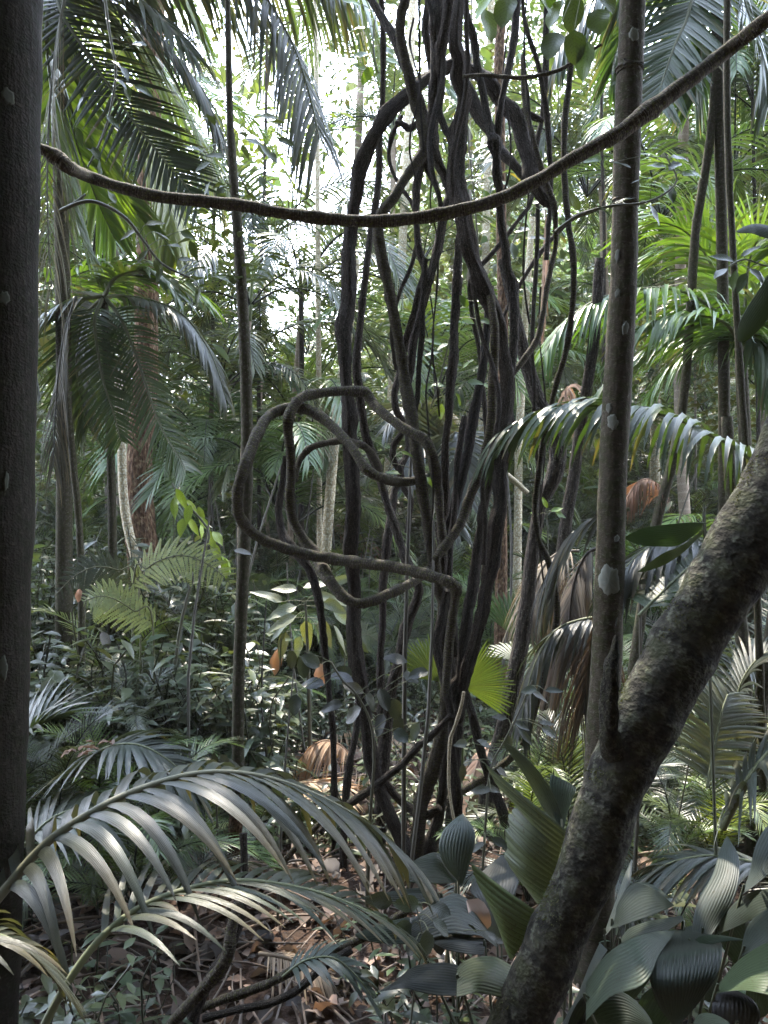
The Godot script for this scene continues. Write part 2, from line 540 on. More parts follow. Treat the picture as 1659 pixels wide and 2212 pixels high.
# a pleated blade (a lobe of an undivided palm leaf): its ribs run along the midline; face = the way its upper side looks
func pleated(o: Node3D, pts: Array, width: float, face: Vector3, ribs: int, col: Color, ragged := 0.0, shape := 0) -> void:
	var line := smooth_line(pts, 8)
	var rows := line.size()
	var cols := ribs * 4 + 1
	var g := []
	var sides := []
	for i in rows:
		var tan: Vector3 = (line[mini(i + 1, rows - 1)][0] - line[maxi(i - 1, 0)][0]).normalized()
		sides.append(tan.cross(face).normalized())
	var reach := []
	for j in cols: reach.append(1.0 - ragged * rng.randf() - 0.04 * rng.randf())
	for i in rows:
		for j in cols:
			var s := 2.0 * j / (cols - 1) - 1.0
			var t: float = float(i) / (rows - 1) * reach[j]
			var prof := 1.75 * pow(t, 0.62) * pow(1.0 - t, 0.85) + 0.02
			if shape == 1: prof = clampf(pow(t, 0.8) * 1.25, 0.03, 1)
			if shape == 2: prof = pow(1.0 - t, 0.75) * clampf(t * 6.0, 0.3, 1)
			var f := t * (rows - 1)
			var k := mini(int(f), rows - 2)
			var p: Vector3 = line[k][0].lerp(line[k + 1][0], f - k)
			var sd: Vector3 = sides[k].lerp(sides[k + 1], f - k).normalized()
			var half := prof * width * 0.5
			g.append(p + sd * s * half - face.normalized() * half * 0.22 * s * s)
	pleat_grid(o, g, rows, cols, ribs, face, col)

# the same from a foot line to a ragged line of tips, in traced points
func ribbed(o: Node3D, foot: Array, tips: Array, d0: float, d1: float, ribs: int, face: Vector3, col: Color, bulge := 0.03) -> void:
	var rows := 12
	var cols := ribs * 4 + 1
	var a := []; var b := []
	for q in foot: a.append([at(q[0], q[1], d0), 0.0])
	for q in tips: b.append([at(q[0], q[1], d1), 0.0])
	var jag := []
	for j in cols: jag.append(1.0 - 0.05 * rng.randf())
	var g := []
	for i in rows:
		for j in cols:
			var s := float(j) / (cols - 1)
			var fa := s * (a.size() - 1); var ka := mini(int(fa), a.size() - 2)
			var fb := s * (b.size() - 1); var kb := mini(int(fb), b.size() - 2)
			var pa: Vector3 = a[ka][0].lerp(a[ka + 1][0], fa - ka)
			var pb: Vector3 = b[kb][0].lerp(b[kb + 1][0], fb - kb)
			var t: float = float(i) / (rows - 1) * jag[j]
			g.append(pa.lerp(pb, t) + face.normalized() * bulge * sin(PI * t) * (0.4 + sin(PI * s)))
	pleat_grid(o, g, rows, cols, ribs, face, col)

# a blade between two traced edges, foot to tip; da and db are the depths of each edge at foot, middle and tip
func sheet(o: Node3D, ea: Array, eb: Array, da: Array, db: Array, ribs: int, col: Color, bulge := 0.012) -> void:
	var la := edge(ea, da)
	var lb := edge(eb, db)
	var rows := 22
	var cols := ribs * 4 + 1
	var face := Vector3(0, 0.6, 0.8)
	var g := []
	for i in rows:
		var t := float(i) / (rows - 1)
		var pa := along(la, t)
		var pb := along(lb, t)
		for j in cols:
			var s := float(j) / (cols - 1)
			g.append(pa.lerp(pb, s) + face * bulge * sin(PI * s) * sin(PI * t))
	pleat_grid(o, g, rows, cols, ribs, face, col)
	# the cord of its stalk, from the foot of the blade into the soil at the plant's heart
	var m := MB.new()
	var p0: Vector3 = g[cols / 2]
	tube(m, [[g[cols + cols / 2], 0.002], [p0, 0.003], [p0.lerp(o.position, 0.5) - Vector3(0, 0.03, 0), 0.0045], [o.position - Vector3(0, 0.05, 0), 0.006]], 6, Color(0.05, 0.055, 0.03), 0.0, 0, 0, 0, 4)
	part("leaf_stalk", m, M.stem, o)

func edge(e: Array, d: Array) -> Array:
	var out := []
	for i in e.size():
		var t := float(i) / (e.size() - 1)
		var dd: float = lerpf(d[0], d[1], t * 2.0) if t < 0.5 else lerpf(d[1], d[2], t * 2.0 - 1.0)
		out.append([at(e[i][0], e[i][1], dd), 0.0])
	return smooth_line(out, 6)

func along(line: Array, t: float) -> Vector3:
	var f := t * (line.size() - 1)
	var k := mini(int(f), line.size() - 2)
	return line[k][0].lerp(line[k + 1][0], f - k)

func pleat_grid(o: Node3D, g: Array, rows: int, cols: int, ribs: int, face: Vector3, col: Color) -> void:
	var m := MB.new()
	var f := face.normalized()
	for i in rows:
		for j in cols:
			var span: float = g[i * cols].distance_to(g[i * cols + cols - 1])
			var depth := minf(0.0022, span / ribs * 0.10)
			var wv: float = [-1.5, 0.4, 0.7, 0.4][j % 4]
			m.vert(g[i * cols + j] + f * depth * wv, Vector2(float(j) / 4.0 / 8.0, float(i) / (rows - 1)), col)
	for i in rows - 1:
		for j in cols - 1:
			var q := i * cols + j
			m.tri(q, q + 1, q + cols)
			m.tri(q + 1, q + cols + 1, q + cols)
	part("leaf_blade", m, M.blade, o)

func leaf_part(o: Node3D, base: Vector3, dir: Vector3, length: float, width: float, col: Color, droop := 0.4, shape := 0, up := Vector3.UP, mat := "leaf_near") -> void:
	var m := MB.new()
	var u := (up - dir.normalized() * up.dot(dir.normalized()))
	if u.length() < 0.1: u = Vector3(0, 0, 1)
	leaf(m, base, dir, u.normalized(), length, width, col, droop, shape, 8, 5, 0.2, 0.12)
	part("leaf", m, M[mat], o)

# a patch of crustose lichen that lies on the bark (rough and mean as in the trunk's tube)
func lichen_patch(o: Node3D, axis: Vector3, along: Vector3, r: float, towards: Vector3, wide: float, tall: float, col: Color, rough := 0.03) -> void:
	var mean: float = o.get_meta("mean_radius", 0.05)
	var m := MB.new()
	var t := along.normalized()
	var f := (towards - t * towards.dot(t)).normalized()
	var s := t.cross(f)
	var n := 30
	var ph := rng.randf() * 9.0
	var rings := [0.0, 0.3, 0.6, 0.85, 1.0]
	for ring in rings.size():
		for k in n:
			var a := TAU * k / n
			var wob := 1.0 + 0.14 * sin(2 * a + ph) + 0.09 * sin(5 * a + ph * 2) + 0.06 * sin(11 * a + ph * 3) + rng.randf_range(-.04, .04)
			var x: float = cos(a) * wide * 0.5 * rings[ring] * wob
			var y: float = sin(a) * tall * 0.5 * rings[ring] * wob
			var th := x / r
			var d := f * cos(th) + s * sin(th)
			var q := axis + t * y + d * r
			var g := rough * (lump.get_noise_3dv(q * 9.0 / maxf(0.02, mean) * 0.03) + 0.6 * lump.get_noise_3dv(q * 26.0 / maxf(0.02, mean) * 0.03))
			var rr := r * (1.0 + 2.0 * g) + (0.0025 if ring < 4 else -0.0012)
			m.vert(axis + t * y + d * rr, Vector2(0, 0), vary(col, 0.16, 0.03) if ring < 3 else vary(col * 1.15, 0.12, 0.03))
	for g in rings.size() - 1:
		for k in n:
			var k2 := (k + 1) % n
			var a0 := g * n
			m.tri(a0 + k, a0 + k2, a0 + n + k)
			m.tri(a0 + k2, a0 + n + k2, a0 + n + k)
	part("lichen_patch", m, M.lichen, o)

# sprigs and clumps for what is scattered
func sprig(sd: int, n: int, reach: float, L: float, W: float, shape := 0, rows := 4, upright := 0.6) -> ArrayMesh:
	rng.seed = sd
	var m := MB.new()
	for k in n:
		var t := (k + 1.0) / n
		var a := k * 2.4 + rng.randf_range(-.4, .4)
		var base := Vector3(sin(k * 1.3) * 0.08 * reach, t * reach * upright, cos(k * 1.7) * 0.08 * reach)
		var d := Vector3(cos(a), rng.randf_range(0.0, 0.5), sin(a))
		leaf(m, base, d, Vector3.UP, L * rng.randf_range(0.7, 1.1), W * rng.randf_range(0.8, 1.1), vary(Color(0.95, 0.95, 0.95), 0.12, 0.06), 0.7, shape, rows, 3)
	var st := []
	for k in 4: st.append([Vector3(sin(k * 1.3) * 0.05 * reach, k / 3.0 * reach * upright, cos(k * 1.7) * 0.05 * reach), 0.003])
	tube(m, st, 3, Color(0.6, 0.5, 0.5), 0, 0, 0, 0, 1)
	return m.mesh()

func clump(sd: int, n: int, size: float, L: float, W: float) -> ArrayMesh:
	rng.seed = sd
	var m := MB.new()
	for k in n:
		var p := Vector3(rng.randfn(), rng.randfn() * 0.6, rng.randfn()) * size * 0.36
		var a := rng.randf() * TAU
		var d := Vector3(cos(a), rng.randf_range(-0.5, 0.25), sin(a))
		var up := Vector3(rng.randf_range(-.5, .5), 1, rng.randf_range(-.5, .5)).normalized()
		leaf(m, p, d, up, L * rng.randf_range(0.6, 1.15), W * rng.randf_range(0.7, 1.15), vary(Color(0.95, 0.95, 0.95), 0.2, 0.08), 0.4, 0, 4, 2 if L > 0.4 else 3)
	return m.mesh()

func placed(p: Vector3, s: float, tilt := 0.3) -> Transform3D:
	var b := Basis(Vector3.UP, rng.randf() * TAU) * Basis(Vector3.RIGHT, rng.randf_range(-tilt, tilt)) * Basis(Vector3.BACK, rng.randf_range(-tilt, tilt))
	return Transform3D(b.scaled(Vector3.ONE * s), p)

# ---------------------------------------------------------------- the place
func _ready() -> void:
	var cam := Camera3D.new()
	cam.name = "camera"
	cam.position = Vector3(0, EYE, 0)
	cam.fov = 66.0
	cam.near = 0.05
	cam.far = 400.0
	add_child(cam)
	var env := Environment.new()
	env.background_mode = Environment.BG_SKY
	var sky := Sky.new()
	var sm := ProceduralSkyMaterial.new()
	sm.sky_top_color = Color(0.80, 0.86, 0.98)
	sm.sky_horizon_color = Color(0.98, 0.98, 1.0)
	sm.sky_curve = 0.2
	sm.ground_horizon_color = Color(0.5, 0.5, 0.45)
	sm.ground_bottom_color = Color(0.12, 0.11, 0.09)
	sm.sun_angle_max = 25.0
	sm.sky_energy_multiplier = 1.3
	sky.sky_material = sm
	env.sky = sky
	env.tonemap_mode = Environment.TONE_MAPPER_LINEAR
	env.tonemap_exposure = 10.5
	env.ambient_light_source = Environment.AMBIENT_SOURCE_SKY
	env.sdfgi_enabled = true
	env.ssao_enabled = true
	env.ssil_enabled = true
	env.fog_enabled = true
	env.fog_density = 0.001
	env.fog_light_color = Color(0.92, 0.94, 0.96)
	var we := WorldEnvironment.new()
	we.name = "world_environment"
	we.environment = env
	add_child(we)
	var sun := DirectionalLight3D.new()
	sun.name = "sun"
	sun.light_energy = 0.75
	sun.light_color = Color(1.0, 0.96, 0.90)
	sun.light_angular_distance = 0.6
	sun.shadow_enabled = true
	sun.rotation_degrees = Vector3(-56, 196, 0)     # from the front left, through the gap in the canopy
	add_child(sun)

	rng.seed = 20240611
	terrain_noise.seed = 5; terrain_noise.frequency = 0.02; terrain_noise.fractal_octaves = 3
	lump.seed = 9; lump.frequency = 1.0; lump.fractal_octaves = 2
	make_materials()
	make_frond_prototypes()
	rng.seed = 77
	ground()
	near_trees()
	lianas()
	middle_trees()
	middle_palms()
	near_fronds()
	pleated_plants()
	leafy_plants()
	ferns()
	dead_fronds()
	fallen_wood()
	litter()
	undergrowth()
	forest()

func ground() -> void:
	var m := MB.new()
	var n := 190
	for j in n:
		for i in n:
			var a := 2.0 * i / (n - 1) - 1.0
			var b := 2.0 * j / (n - 1) - 1.0
			var x := signf(a) * (8.0 * absf(a) + 122.0 * pow(absf(a), 4.0))
			var z := signf(b) * (9.0 * absf(b) + 121.0 * pow(absf(b), 4.0)) - 4.0
			m.vert(Vector3(x, ground_y(x, z), z), Vector2(x, z), Color(1, 1, 1))
	for j in n - 1:
		for i in n - 1:
			var q := j * n + i
			m.tri(q, q + 1, q + n)
			m.tri(q + 1, q + n + 1, q + n)
	solo("ground", m, M.soil, Vector3.ZERO, "brown forest floor rising to a hillside behind the lianas", "ground", "", "structure")

func trunk(called: String, label: String, pts: Array, d: float, bark: String, category := "tree", group := "", sides := 14, rough := 0.05, tile := 0.2, foot := true, flutes := 0, flute := 0.0, knots := 0.0, col := Color(1, 1, 1)) -> Node3D:
	var line := line_of(pts, d)
	if foot: line = down_to_ground(line)
	var e: Vector3 = line[line.size() - 1][0]
	var o := thing(called, label, category, Vector3(e.x, maxf(e.y, ground_y(e.x, e.z)) if foot else e.y, e.z), group)
	var m := MB.new()
	tube(m, line, sides, col, rough, flutes, flute, 3.0, 6, tile, knots)
	part("trunk", m, M[bark], o)
	o.set_meta("mean_radius", last_mean)
	return o

func near_trees() -> void:
	# the dark trunk cut by the left edge
	var o := trunk("tree", "thick dark trunk standing close at the left edge of the view", [[10, -420, 82], [6, -100, 82], [2, 120, 80], [-4, 500, 80], [-8, 900, 81], [-18, 1300, 80], [-25, 1500, 82], [-36, 1700, 82], [-46, 2000, 84], [-60, 2300, 90]], 1.85, "smooth_bark", "tree", "", 28, 0.035, 0.25, true, 0, 0.0, 0.0, Color(0.24, 0.23, 0.22))
	for q in [[40, 240, 26, 40], [30, 660, 20, 34], [48, 1040, 12, 40], [40, 1430, 18, 50]]:
		var ax := at(-4.0 - (q[1] - 500) * 0.012, q[1], 1.85)
		lichen_patch(o, ax, Vector3(0.02, 1, 0), 80.0 / FOCAL * 1.85, at(q[0], q[1], 1.70) - ax, q[2] / FOCAL * 1.8, q[3] / FOCAL * 1.8, Color(0.05, 0.055, 0.042), 0.035)
	# the upright trunk in front of the leaning one
	o = trunk("tree", "slender upright grey trunk with pale lichen discs, crossed by the hanging vine", [[1376, -420, 27], [1370, -120, 27], [1366, 0, 27.5], [1362, 140, 27], [1360, 152, 31], [1360, 160, 28], [1355, 300, 29], [1352, 425, 28], [1351, 440, 30], [1350, 452, 27.5], [1347, 600, 28.5], [1336, 800, 30], [1325, 1000, 30], [1318, 1200, 31], [1311, 1400, 32], [1305, 1500, 33], [1299, 1600, 34], [1292, 1800, 36]], 2.62, "smooth_bark", "tree", "", 20, 0.03, 0.22, true, 0, 0.0, 0.0, Color(0.75, 0.72, 0.7))
	for q in [[1316, 1252, 44, 74, 1316, 31, 0.23], [1322, 915, 26, 30, 1328, 30, 0.20], [1352, 715, 16, 30, 1341, 29, 0.2], [1333, 1162, 12, 16, 1319, 31, 0.18], [1308, 885, 14, 20, 1331, 30, 0.16], [1330, 640, 14, 18, 1345, 29, 0.14], [1326, 560, 12, 26, 1348, 29, 0.13], [1370, 90, 20, 34, 1364, 27, 0.22]]:
		var ax := at(q[4], q[1], 2.62)
		lichen_patch(o, ax, Vector3(0.03, 1, 0), q[5] / FOCAL * 2.62, at(q[0], q[1], 2.62 - 0.048) - ax, q[2] / FOCAL * 2.6, q[3] / FOCAL * 2.6, Color(q[6] * 0.62, q[6] * 0.65, q[6] * 0.56), 0.03)
	# the leaning trunk
	var lean := [[3250, -2050, 52], [2900, -1150, 60], [2560, -500, 66], [2260, 50, 72], [2020, 480, 76], [1950, 590, 78], [1800, 820, 76], [1690, 1030, 76], [1596, 1200, 74], [1512, 1340, 72], [1440, 1465, 70], [1372, 1590, 70], [1325, 1710, 66], [1276, 1855, 62], [1208, 2015, 60], [1122, 2212, 60], [1040, 2400, 64]]
	var line := down_to_ground(line_of(lean, 1.95))
	var e: Vector3 = line[line.size() - 1][0]
	o = thing("leaning_tree", "thick mossy trunk leaning up to the right edge, with a torn stub", "tree", Vector3(e.x, ground_y(e.x, e.z), e.z))
	var m := MB.new()
	var full := tube(m, line, 36, Color(1, 1, 1), 0.07, 0, 0, 0, 8, 0.42)
	part("trunk", m, M.mossy_bark, o)
	o.set_meta("mean_radius", last_mean)
	m = MB.new()
	var stub := [[at(1338, 1640, 1.93), 0.030], [at(1318, 1600, 1.885), 0.026], [at(1316, 1520, 1.875), 0.023], [at(1321, 1450, 1.875), 0.020], [at(1326, 1410, 1.878), 0.013], [at(1331, 1372, 1.88), 0.003]]
	tube(m, stub, 14, Color(0.75, 0.72, 0.7), 0.16, 3, 0.08, 5.0, 6, 0.2)
	part("branch_stub", m, M.mossy_bark, o, "torn pointed stub of a broken branch")
	# moss along its upper side: small tufts
	m = MB.new()
	for k in 9000:
		var i := rng.randi_range(40, full.size() - 22)
		var t: Vector3 = (full[i + 1][0] - full[i][0]).normalized()
		var a := rng.randfn() * 0.75
		var upv := Vector3(-0.75, 0.55, 0.35)
		upv = (upv - t * upv.dot(t)).normalized()
		var d := upv.rotated(t, a)
		var p: Vector3 = full[i][0].lerp(full[i + 1][0], rng.randf()) + d * full[i][1] * 0.985
		if lump.get_noise_3dv(p * 0.03 * 260.0) + rng.randf_range(-.3, .3) < absf(a) * 0.36 + 0.04: continue
		var col := vary(Color(0.05, 0.056, 0.022), 0.4, 0.15)
		var hh := rng.randf_range(0.003, 0.008)
		var s := t.rotated(d, rng.randf() * TAU) * rng.randf_range(0.001, 0.0026)
		var tip := p + d * hh + t * rng.randf_range(-.003, .003) + Vector3(0, -0.001, 0)
		var q := m.vert(p - s, Vector2.ZERO, col); m.vert(p + s, Vector2.ZERO, col); m.vert(tip, Vector2.ZERO, col)
		m.tri(q, q + 1, q + 2)
	var mo := part("moss", m, M.moss, o)
	mo.set_meta("kind", "stuff")
	# the hanging vine
	line = line_of([[-160, 262, 11, 1.98], [-40, 290, 11, 2.06], [60, 316, 10.5, 2.10], [92, 323, 11, 2.11], [112, 335, 16, 2.12], [130, 346, 17, 2.13], [148, 361, 13, 2.14], [190, 380, 12.5], [260, 405, 12.5], [340, 424, 12.5], [430, 434, 12.5], [525, 444, 13], [600, 459, 13], [690, 470, 12.5], [780, 478, 13], [860, 475, 13], [940, 465, 13], [1000, 452, 13.5], [1080, 430, 13.5], [1150, 396, 14], [1210, 360, 14], [1280, 320, 15], [1340, 286, 16], [1388, 250, 19], [1408, 236, 20], [1430, 218, 16], [1500, 165, 15.5], [1570, 110, 15.5], [1660, 40, 16, 2.25], [1760, -40, 16, 2.2], [1900, -170, 16, 2.1], [2200, -480, 15, 2.0], [2500, -900, 14, 2.0], [2700, -1400, 13, 2.1]], 2.32)
	m = MB.new()
	tube(m, line, 18, Color(1.0, 0.96, 0.90), 0.07, 0, 0, 0, 6, 0.12, 0.14)
	var hv := thing("hanging_vine", "thick horizontal vine sagging between the dark left trunk and the lichened right trunk", "vine", line[0][0])
	part("stem", m, M.ringed_bark, hv)
	# thin dark trunk left of the loops
	o = trunk("sapling_tree", "thin straight dark trunk left of the coiled liana loops", [[486, -420, 5], [490, -100, 6], [494, 120, 7], [498, 300, 8], [505, 400, 9], [512, 480, 11], [520, 600, 12], [528, 740, 12.5], [533, 900, 13], [533, 1050, 13], [529, 1150, 13.5], [524, 1260, 13.5], [516, 1450, 13], [514, 1600, 13], [515, 1700, 13], [511, 1850, 14]], 3.7, "smooth_bark", "tree", "", 14, 0.04, 0.2)
	for k in 46:
		var h := rng.randf()
		var b := at(lerpf(498, 515, h), lerpf(270, 640, h) + rng.randf_range(-15, 15), 3.7)
		var a := rng.randf() * TAU
		leaf_part(o, b + Vector3(cos(a), 0.3, sin(a)) * rng.randf_range(0.02, 0.22), Vector3(cos(a), rng.randf_range(-.4, .3), sin(a)), rng.randf_range(0.07, 0.13), rng.randf_range(0.03, 0.05), vary(Color(0.05, 0.07, 0.025), 0.3, 0.1), 0.5, 0)

# ---------------------------------------------------------------- the lianas in the middle
func liana(label: String, pts: Array, d: float, bark := "liana_bark", foot := false, flutes := 0, flute := 0.0, knots := 0.0, col := Color(1, 1, 1), group := "", amp := 0.05, rough := 0.10) -> void:
	var line := line_of(pts, d, amp, 1.04 if d > 3.0 else 1.0)
	if foot: line = down_to_ground(line)
	# uneven thickness and small kinks
	for i in line.size():
		line[i][1] *= 1.0 + (0.07 if bark == "ringed_bark" else 0.16) * rng.randf_range(-1, 1)
		if i > 0 and i < line.size() - 1: line[i][0] += Vector3(rng.randf_range(-1, 1), rng.randf_range(-1, 1), rng.randf_range(-1, 1)) * line[i][1] * (0.09 if bark == "ringed_bark" else 0.26)
	var m := MB.new()
	tube(m, line, 16 if flutes else 12, col, rough, flutes, flute, 7.0, 6, 0.10, knots)
	var e: Vector3 = line[line.size() - 1][0]
	var o := thing("liana", label, "vine", e, group)
	part("stem", m, M[bark], o)

func lianas() -> void:
	var dark := Color(0.92, 0.88, 0.86)
	liana("thick dark liana arching down from the knot and standing left of the tangle", [[1010, 120, 10], [960, 145, 12], [924, 173, 13], [891, 200, 14.5], [838, 247, 15], [814, 283, 14.5], [784, 353, 17], [771, 417, 14], [765, 467, 13.5], [757, 533, 14.5], [752, 600, 14], [748, 653, 14.5], [745, 715, 17.5], [746, 770, 15], [750, 830, 11.5], [754, 900, 14], [757, 960, 15.5], [760, 1086, 16], [761, 1180, 15], [764, 1260, 14.5], [767, 1350, 14], [772, 1423, 15], [780, 1490, 15], [792, 1573, 14], [806, 1640, 14], [828, 1714, 14], [848, 1781, 14], [875, 1838, 15]], 3.55, "liana_bark", true, 4, 0.10, 0.0, dark)
	liana("thin liana running beside the thick left one and bending right under the arch", [[820, -60, 6], [824, 0, 6], [826, 67, 6.5], [828, 167, 6.5], [824, 250, 7], [821, 300, 6.5], [819, 367, 6.5], [813, 433, 7], [801, 500, 7], [795, 553, 8], [784, 653, 7.5], [774, 720, 8], [771, 786, 9], [774, 853, 8], [788, 920, 8], [798, 970, 9], [811, 1003, 9.5], [824, 1053, 9], [836, 1093, 9.5], [848, 1120, 9.5], [864, 1173, 9], [882, 1216, 8.5], [897, 1245, 9], [903, 1275, 10], [897, 1300, 10], [878, 1356, 10.5], [862, 1423, 11], [848, 1489, 11], [838, 1560, 11], [830, 1640, 12], [826, 1720, 12], [822, 1800, 12]], 3.75, "liana_bark", true, 0, 0, 0.25, dark)
	liana("smooth liana slanting in from the top left to the crossing knot", [[770, -60, 9], [804, 0, 9], [831, 43, 9], [854, 87, 9.5], [868, 128, 9], [884, 155, 9], [902, 200, 9], [914, 253, 9], [920, 317, 9], [925, 360, 8], [942, 400, 7]], 3.6, "liana_bark", false, 0, 0, 0, dark)
	liana("long ringed liana that swings left below the crossing and runs down through the coils", [[886, -60, 10], [874, 0, 10.5], [866, 33, 10.5], [866, 83, 10.5], [878, 140, 10.5], [888, 187, 10.5], [898, 227, 10.5], [911, 267, 11], [917, 317, 12], [898, 353, 11.5], [871, 393, 11], [848, 430, 11], [826, 460, 11], [818, 500, 11.5], [824, 553, 12], [834, 603, 12], [848, 670, 11.5], [861, 736, 11.5], [869, 786, 12], [876, 836, 12], [884, 870, 12.5], [891, 913, 12.5], [896, 953, 12], [904, 1003, 12], [911, 1053, 12.5], [918, 1093, 12.5], [923, 1123, 12], [930, 1173, 11.5], [939, 1223, 12], [948, 1273, 12], [955, 1306, 11], [958, 1359, 11], [960, 1406, 11], [961, 1456, 10.5], [962, 1506, 11], [957, 1573, 13], [943, 1639, 17], [926, 1690, 18], [910, 1735, 15], [905, 1775, 13]], 3.40, "ringed_bark", true, 0, 0, 0.06, Color(0.7, 0.68, 0.64))
	liana("liana hanging beside the crossing that forks off behind the ringed stem", [[926, -60, 8], [924, 0, 8], [921, 67, 8], [928, 133, 8], [933, 183, 8.5], [931, 267, 8], [921, 317, 8], [908, 373, 8], [899, 417, 7.5], [898, 483, 7.5], [904, 540, 7.5], [917, 583, 7.5], [908, 620, 8], [892, 686, 8], [878, 726, 8], [873, 760, 7]], 3.62, "liana_bark", false, 0, 0, 0, dark)
	liana("stout liana dropping straight through the crossing, then weaving right and back left", [[944, -60, 15], [941, 0, 15], [946, 50, 14], [948, 100, 13.5], [939, 167, 12.5], [934, 233, 12.5], [931, 300, 13], [944, 343, 11], [961, 380, 9.5], [969, 417, 9.5], [964, 450, 10], [954, 500, 9.5], [944, 540, 9.5], [937, 570, 10], [921, 636, 9], [908, 686, 9], [891, 740, 9], [884, 790, 9], [880, 830, 8]], 3.5, "liana_bark", false, 3, 0.06, 0, dark)
	liana("twisting liana from the top that slips behind the fluted stem", [[985, -60, 13], [974, 0, 13], [961, 50, 12.5], [954, 100, 11.5], [951, 150, 10], [954, 200, 9], [950, 240, 8.5], [957, 273, 8], [971, 300, 8], [979, 340, 8], [985, 400, 8]], 3.42, "liana_bark", false, 0, 0, 0, dark)
	liana("heavy fluted pale liana bowing right beside the tangle", [[1000, -80, 9], [990, 0, 10], [984, 60, 12], [986, 100, 14], [990, 135, 16], [994, 170, 15.5], [1000, 205, 15], [1000, 245, 14], [991, 283, 15], [988, 333, 16], [989, 383, 16.5], [994, 433, 17], [1001, 483, 17], [1015, 533, 17], [1028, 575, 17], [1044, 620, 17], [1064, 670, 17], [1081, 713, 15], [1090, 770, 13], [1095, 836, 13], [1092, 903, 14], [1081, 970, 14], [1076, 1020, 15], [1082, 1086, 15], [1074, 1139, 15], [1062, 1206, 15], [1051, 1273, 14], [1040, 1323, 13], [1026, 1373, 12], [1011, 1439, 11], [999, 1489, 11], [990, 1560, 10]], 3.32, "liana_bark", false, 5, 0.13, 0.05, Color(0.92, 0.87, 0.83))
	liana("even liana falling from the top through the knot, right of the fluted stem", [[990, -60, 7.5], [999, 0, 7.5], [1012, 50, 7.5], [1021, 83, 8], [1031, 140, 8], [1044, 207, 8], [1052, 260, 8], [1062, 295, 9.5], [1070, 312, 15], [1073, 340, 10], [1074, 380, 9.5], [1077, 417, 9], [1084, 483, 9.5], [1090, 533, 10], [1098, 580, 10.5], [1108, 620, 10.5], [1113, 686, 10.5], [1108, 753, 10.5], [1105, 820, 9], [1101, 880, 8.5], [1104, 940, 7.5], [1094, 1000, 6.5], [1078, 1040, 6]], 3.44, "liana_bark", false, 0, 0, 0.05, Color(0.8, 0.77, 0.75))
	liana("thin liana meeting the knot from above on its right side", [[1126, -60, 8], [1118, 0, 8], [1111, 67, 8], [1101, 133, 8], [1088, 200, 8], [1081, 250, 8], [1076, 300, 9], [1070, 320, 8]], 3.5, "liana_bark", false, 0, 0, 0, Color(0.85, 0.83, 0.82))
	liana("massive dark liana slanting down right from the crossing to a blunt elbow", [[985, 130, 8], [1014, 148, 11], [1051, 182, 14.5], [1084, 213, 15.5], [1111, 253, 17], [1132, 300, 18.5], [1147, 350, 18], [1156, 383, 17], [1170, 417, 15], [1184, 436, 11], [1196, 444, 7], [1201, 436, 3]], 3.66, "liana_bark", false, 4, 0.10, 0.0, dark)
	liana("flat dark liana running below the massive slanting one", [[1000, 180, 10], [1014, 200, 11.5], [1031, 240, 12.5], [1058, 283, 13.5], [1084, 320, 12], [1104, 350, 10.5], [1131, 380, 8.5], [1160, 402, 7], [1180, 425, 6]], 3.8, "liana_bark", false, 2, 0.14, 0.0, dark)
	liana("slim liana slanting past the massive one to the right of the tangle", [[1126, -50, 4.5], [1130, 20, 4.5], [1141, 73, 5], [1161, 133, 5.5], [1174, 200, 6], [1184, 267, 6], [1188, 333, 5.5], [1190, 400, 5], [1186, 480, 5], [1180, 560, 5]], 3.75, "liana_bark", false, 0, 0, 0, dark)
	liana("pale slim liana joining the blunt elbow from above", [[1130, 120, 5], [1131, 200, 5], [1138, 240, 5.5], [1148, 283, 5.5], [1161, 333, 5.5], [1174, 377, 6], [1186, 415, 7], [1196, 445, 7], [1200, 475, 6], [1200, 533, 5.5], [1192, 570, 5.5], [1182, 620, 5.5], [1174, 670, 6], [1161, 733, 6.5], [1134, 773, 6.5], [1108, 808, 6], [1096, 822, 4]], 3.58, "ringed_bark", false, 0, 0, 0.1, Color(0.8, 0.78, 0.75))
	liana("knobbly slim liana wandering down on the right of the tangle to the ground", [[1236, -60, 6], [1235, 60, 6], [1231, 167, 6], [1221, 250, 6.5], [1218, 333, 6.5], [1221, 400, 6.5], [1228, 483, 6.5], [1237, 550, 6.5], [1239, 600, 6.5], [1237, 653, 6.5], [1224, 753, 6.5], [1204, 820, 6.5], [1188, 886, 6], [1174, 953, 6], [1164, 1020, 6], [1156, 1090, 6], [1158, 1130, 6], [1166, 1173, 6], [1186, 1216, 6.5], [1199, 1270, 7], [1203, 1310, 7], [1200, 1356, 7], [1184, 1423, 6.5], [1168, 1490, 6], [1150, 1550, 6], [1128, 1610, 6]], 3.3, "ringed_bark", false, 0, 0, 0.2, Color(0.62, 0.6, 0.57))
	liana("thin straight cord between the tangle and the knobbly liana", [[1196, -60, 7], [1184, 0, 7], [1181, 67, 7], [1178, 150, 7], [1172, 250, 6], [1158, 330, 6], [1162, 450, 5], [1158, 560, 4.5], [1152, 680, 4], [1150, 760, 4], [1154, 830, 4], [1153, 900, 4], [1158, 980, 4], [1166, 1060, 4], [1172, 1140, 4]], 3.9, "liana_bark", false, 0, 0, 0, Color(0.7, 0.68, 0.66))
	liana("thin crooked stem climbing right across the gap behind the hanging vine", [[1290, 452, 4], [1244, 467, 5], [1211, 497, 5], [1171, 540, 5.5], [1140, 585, 5], [1110, 640, 5], [1080, 700, 4]], 4.1, "liana_bark", false, 0, 0, 0, dark)
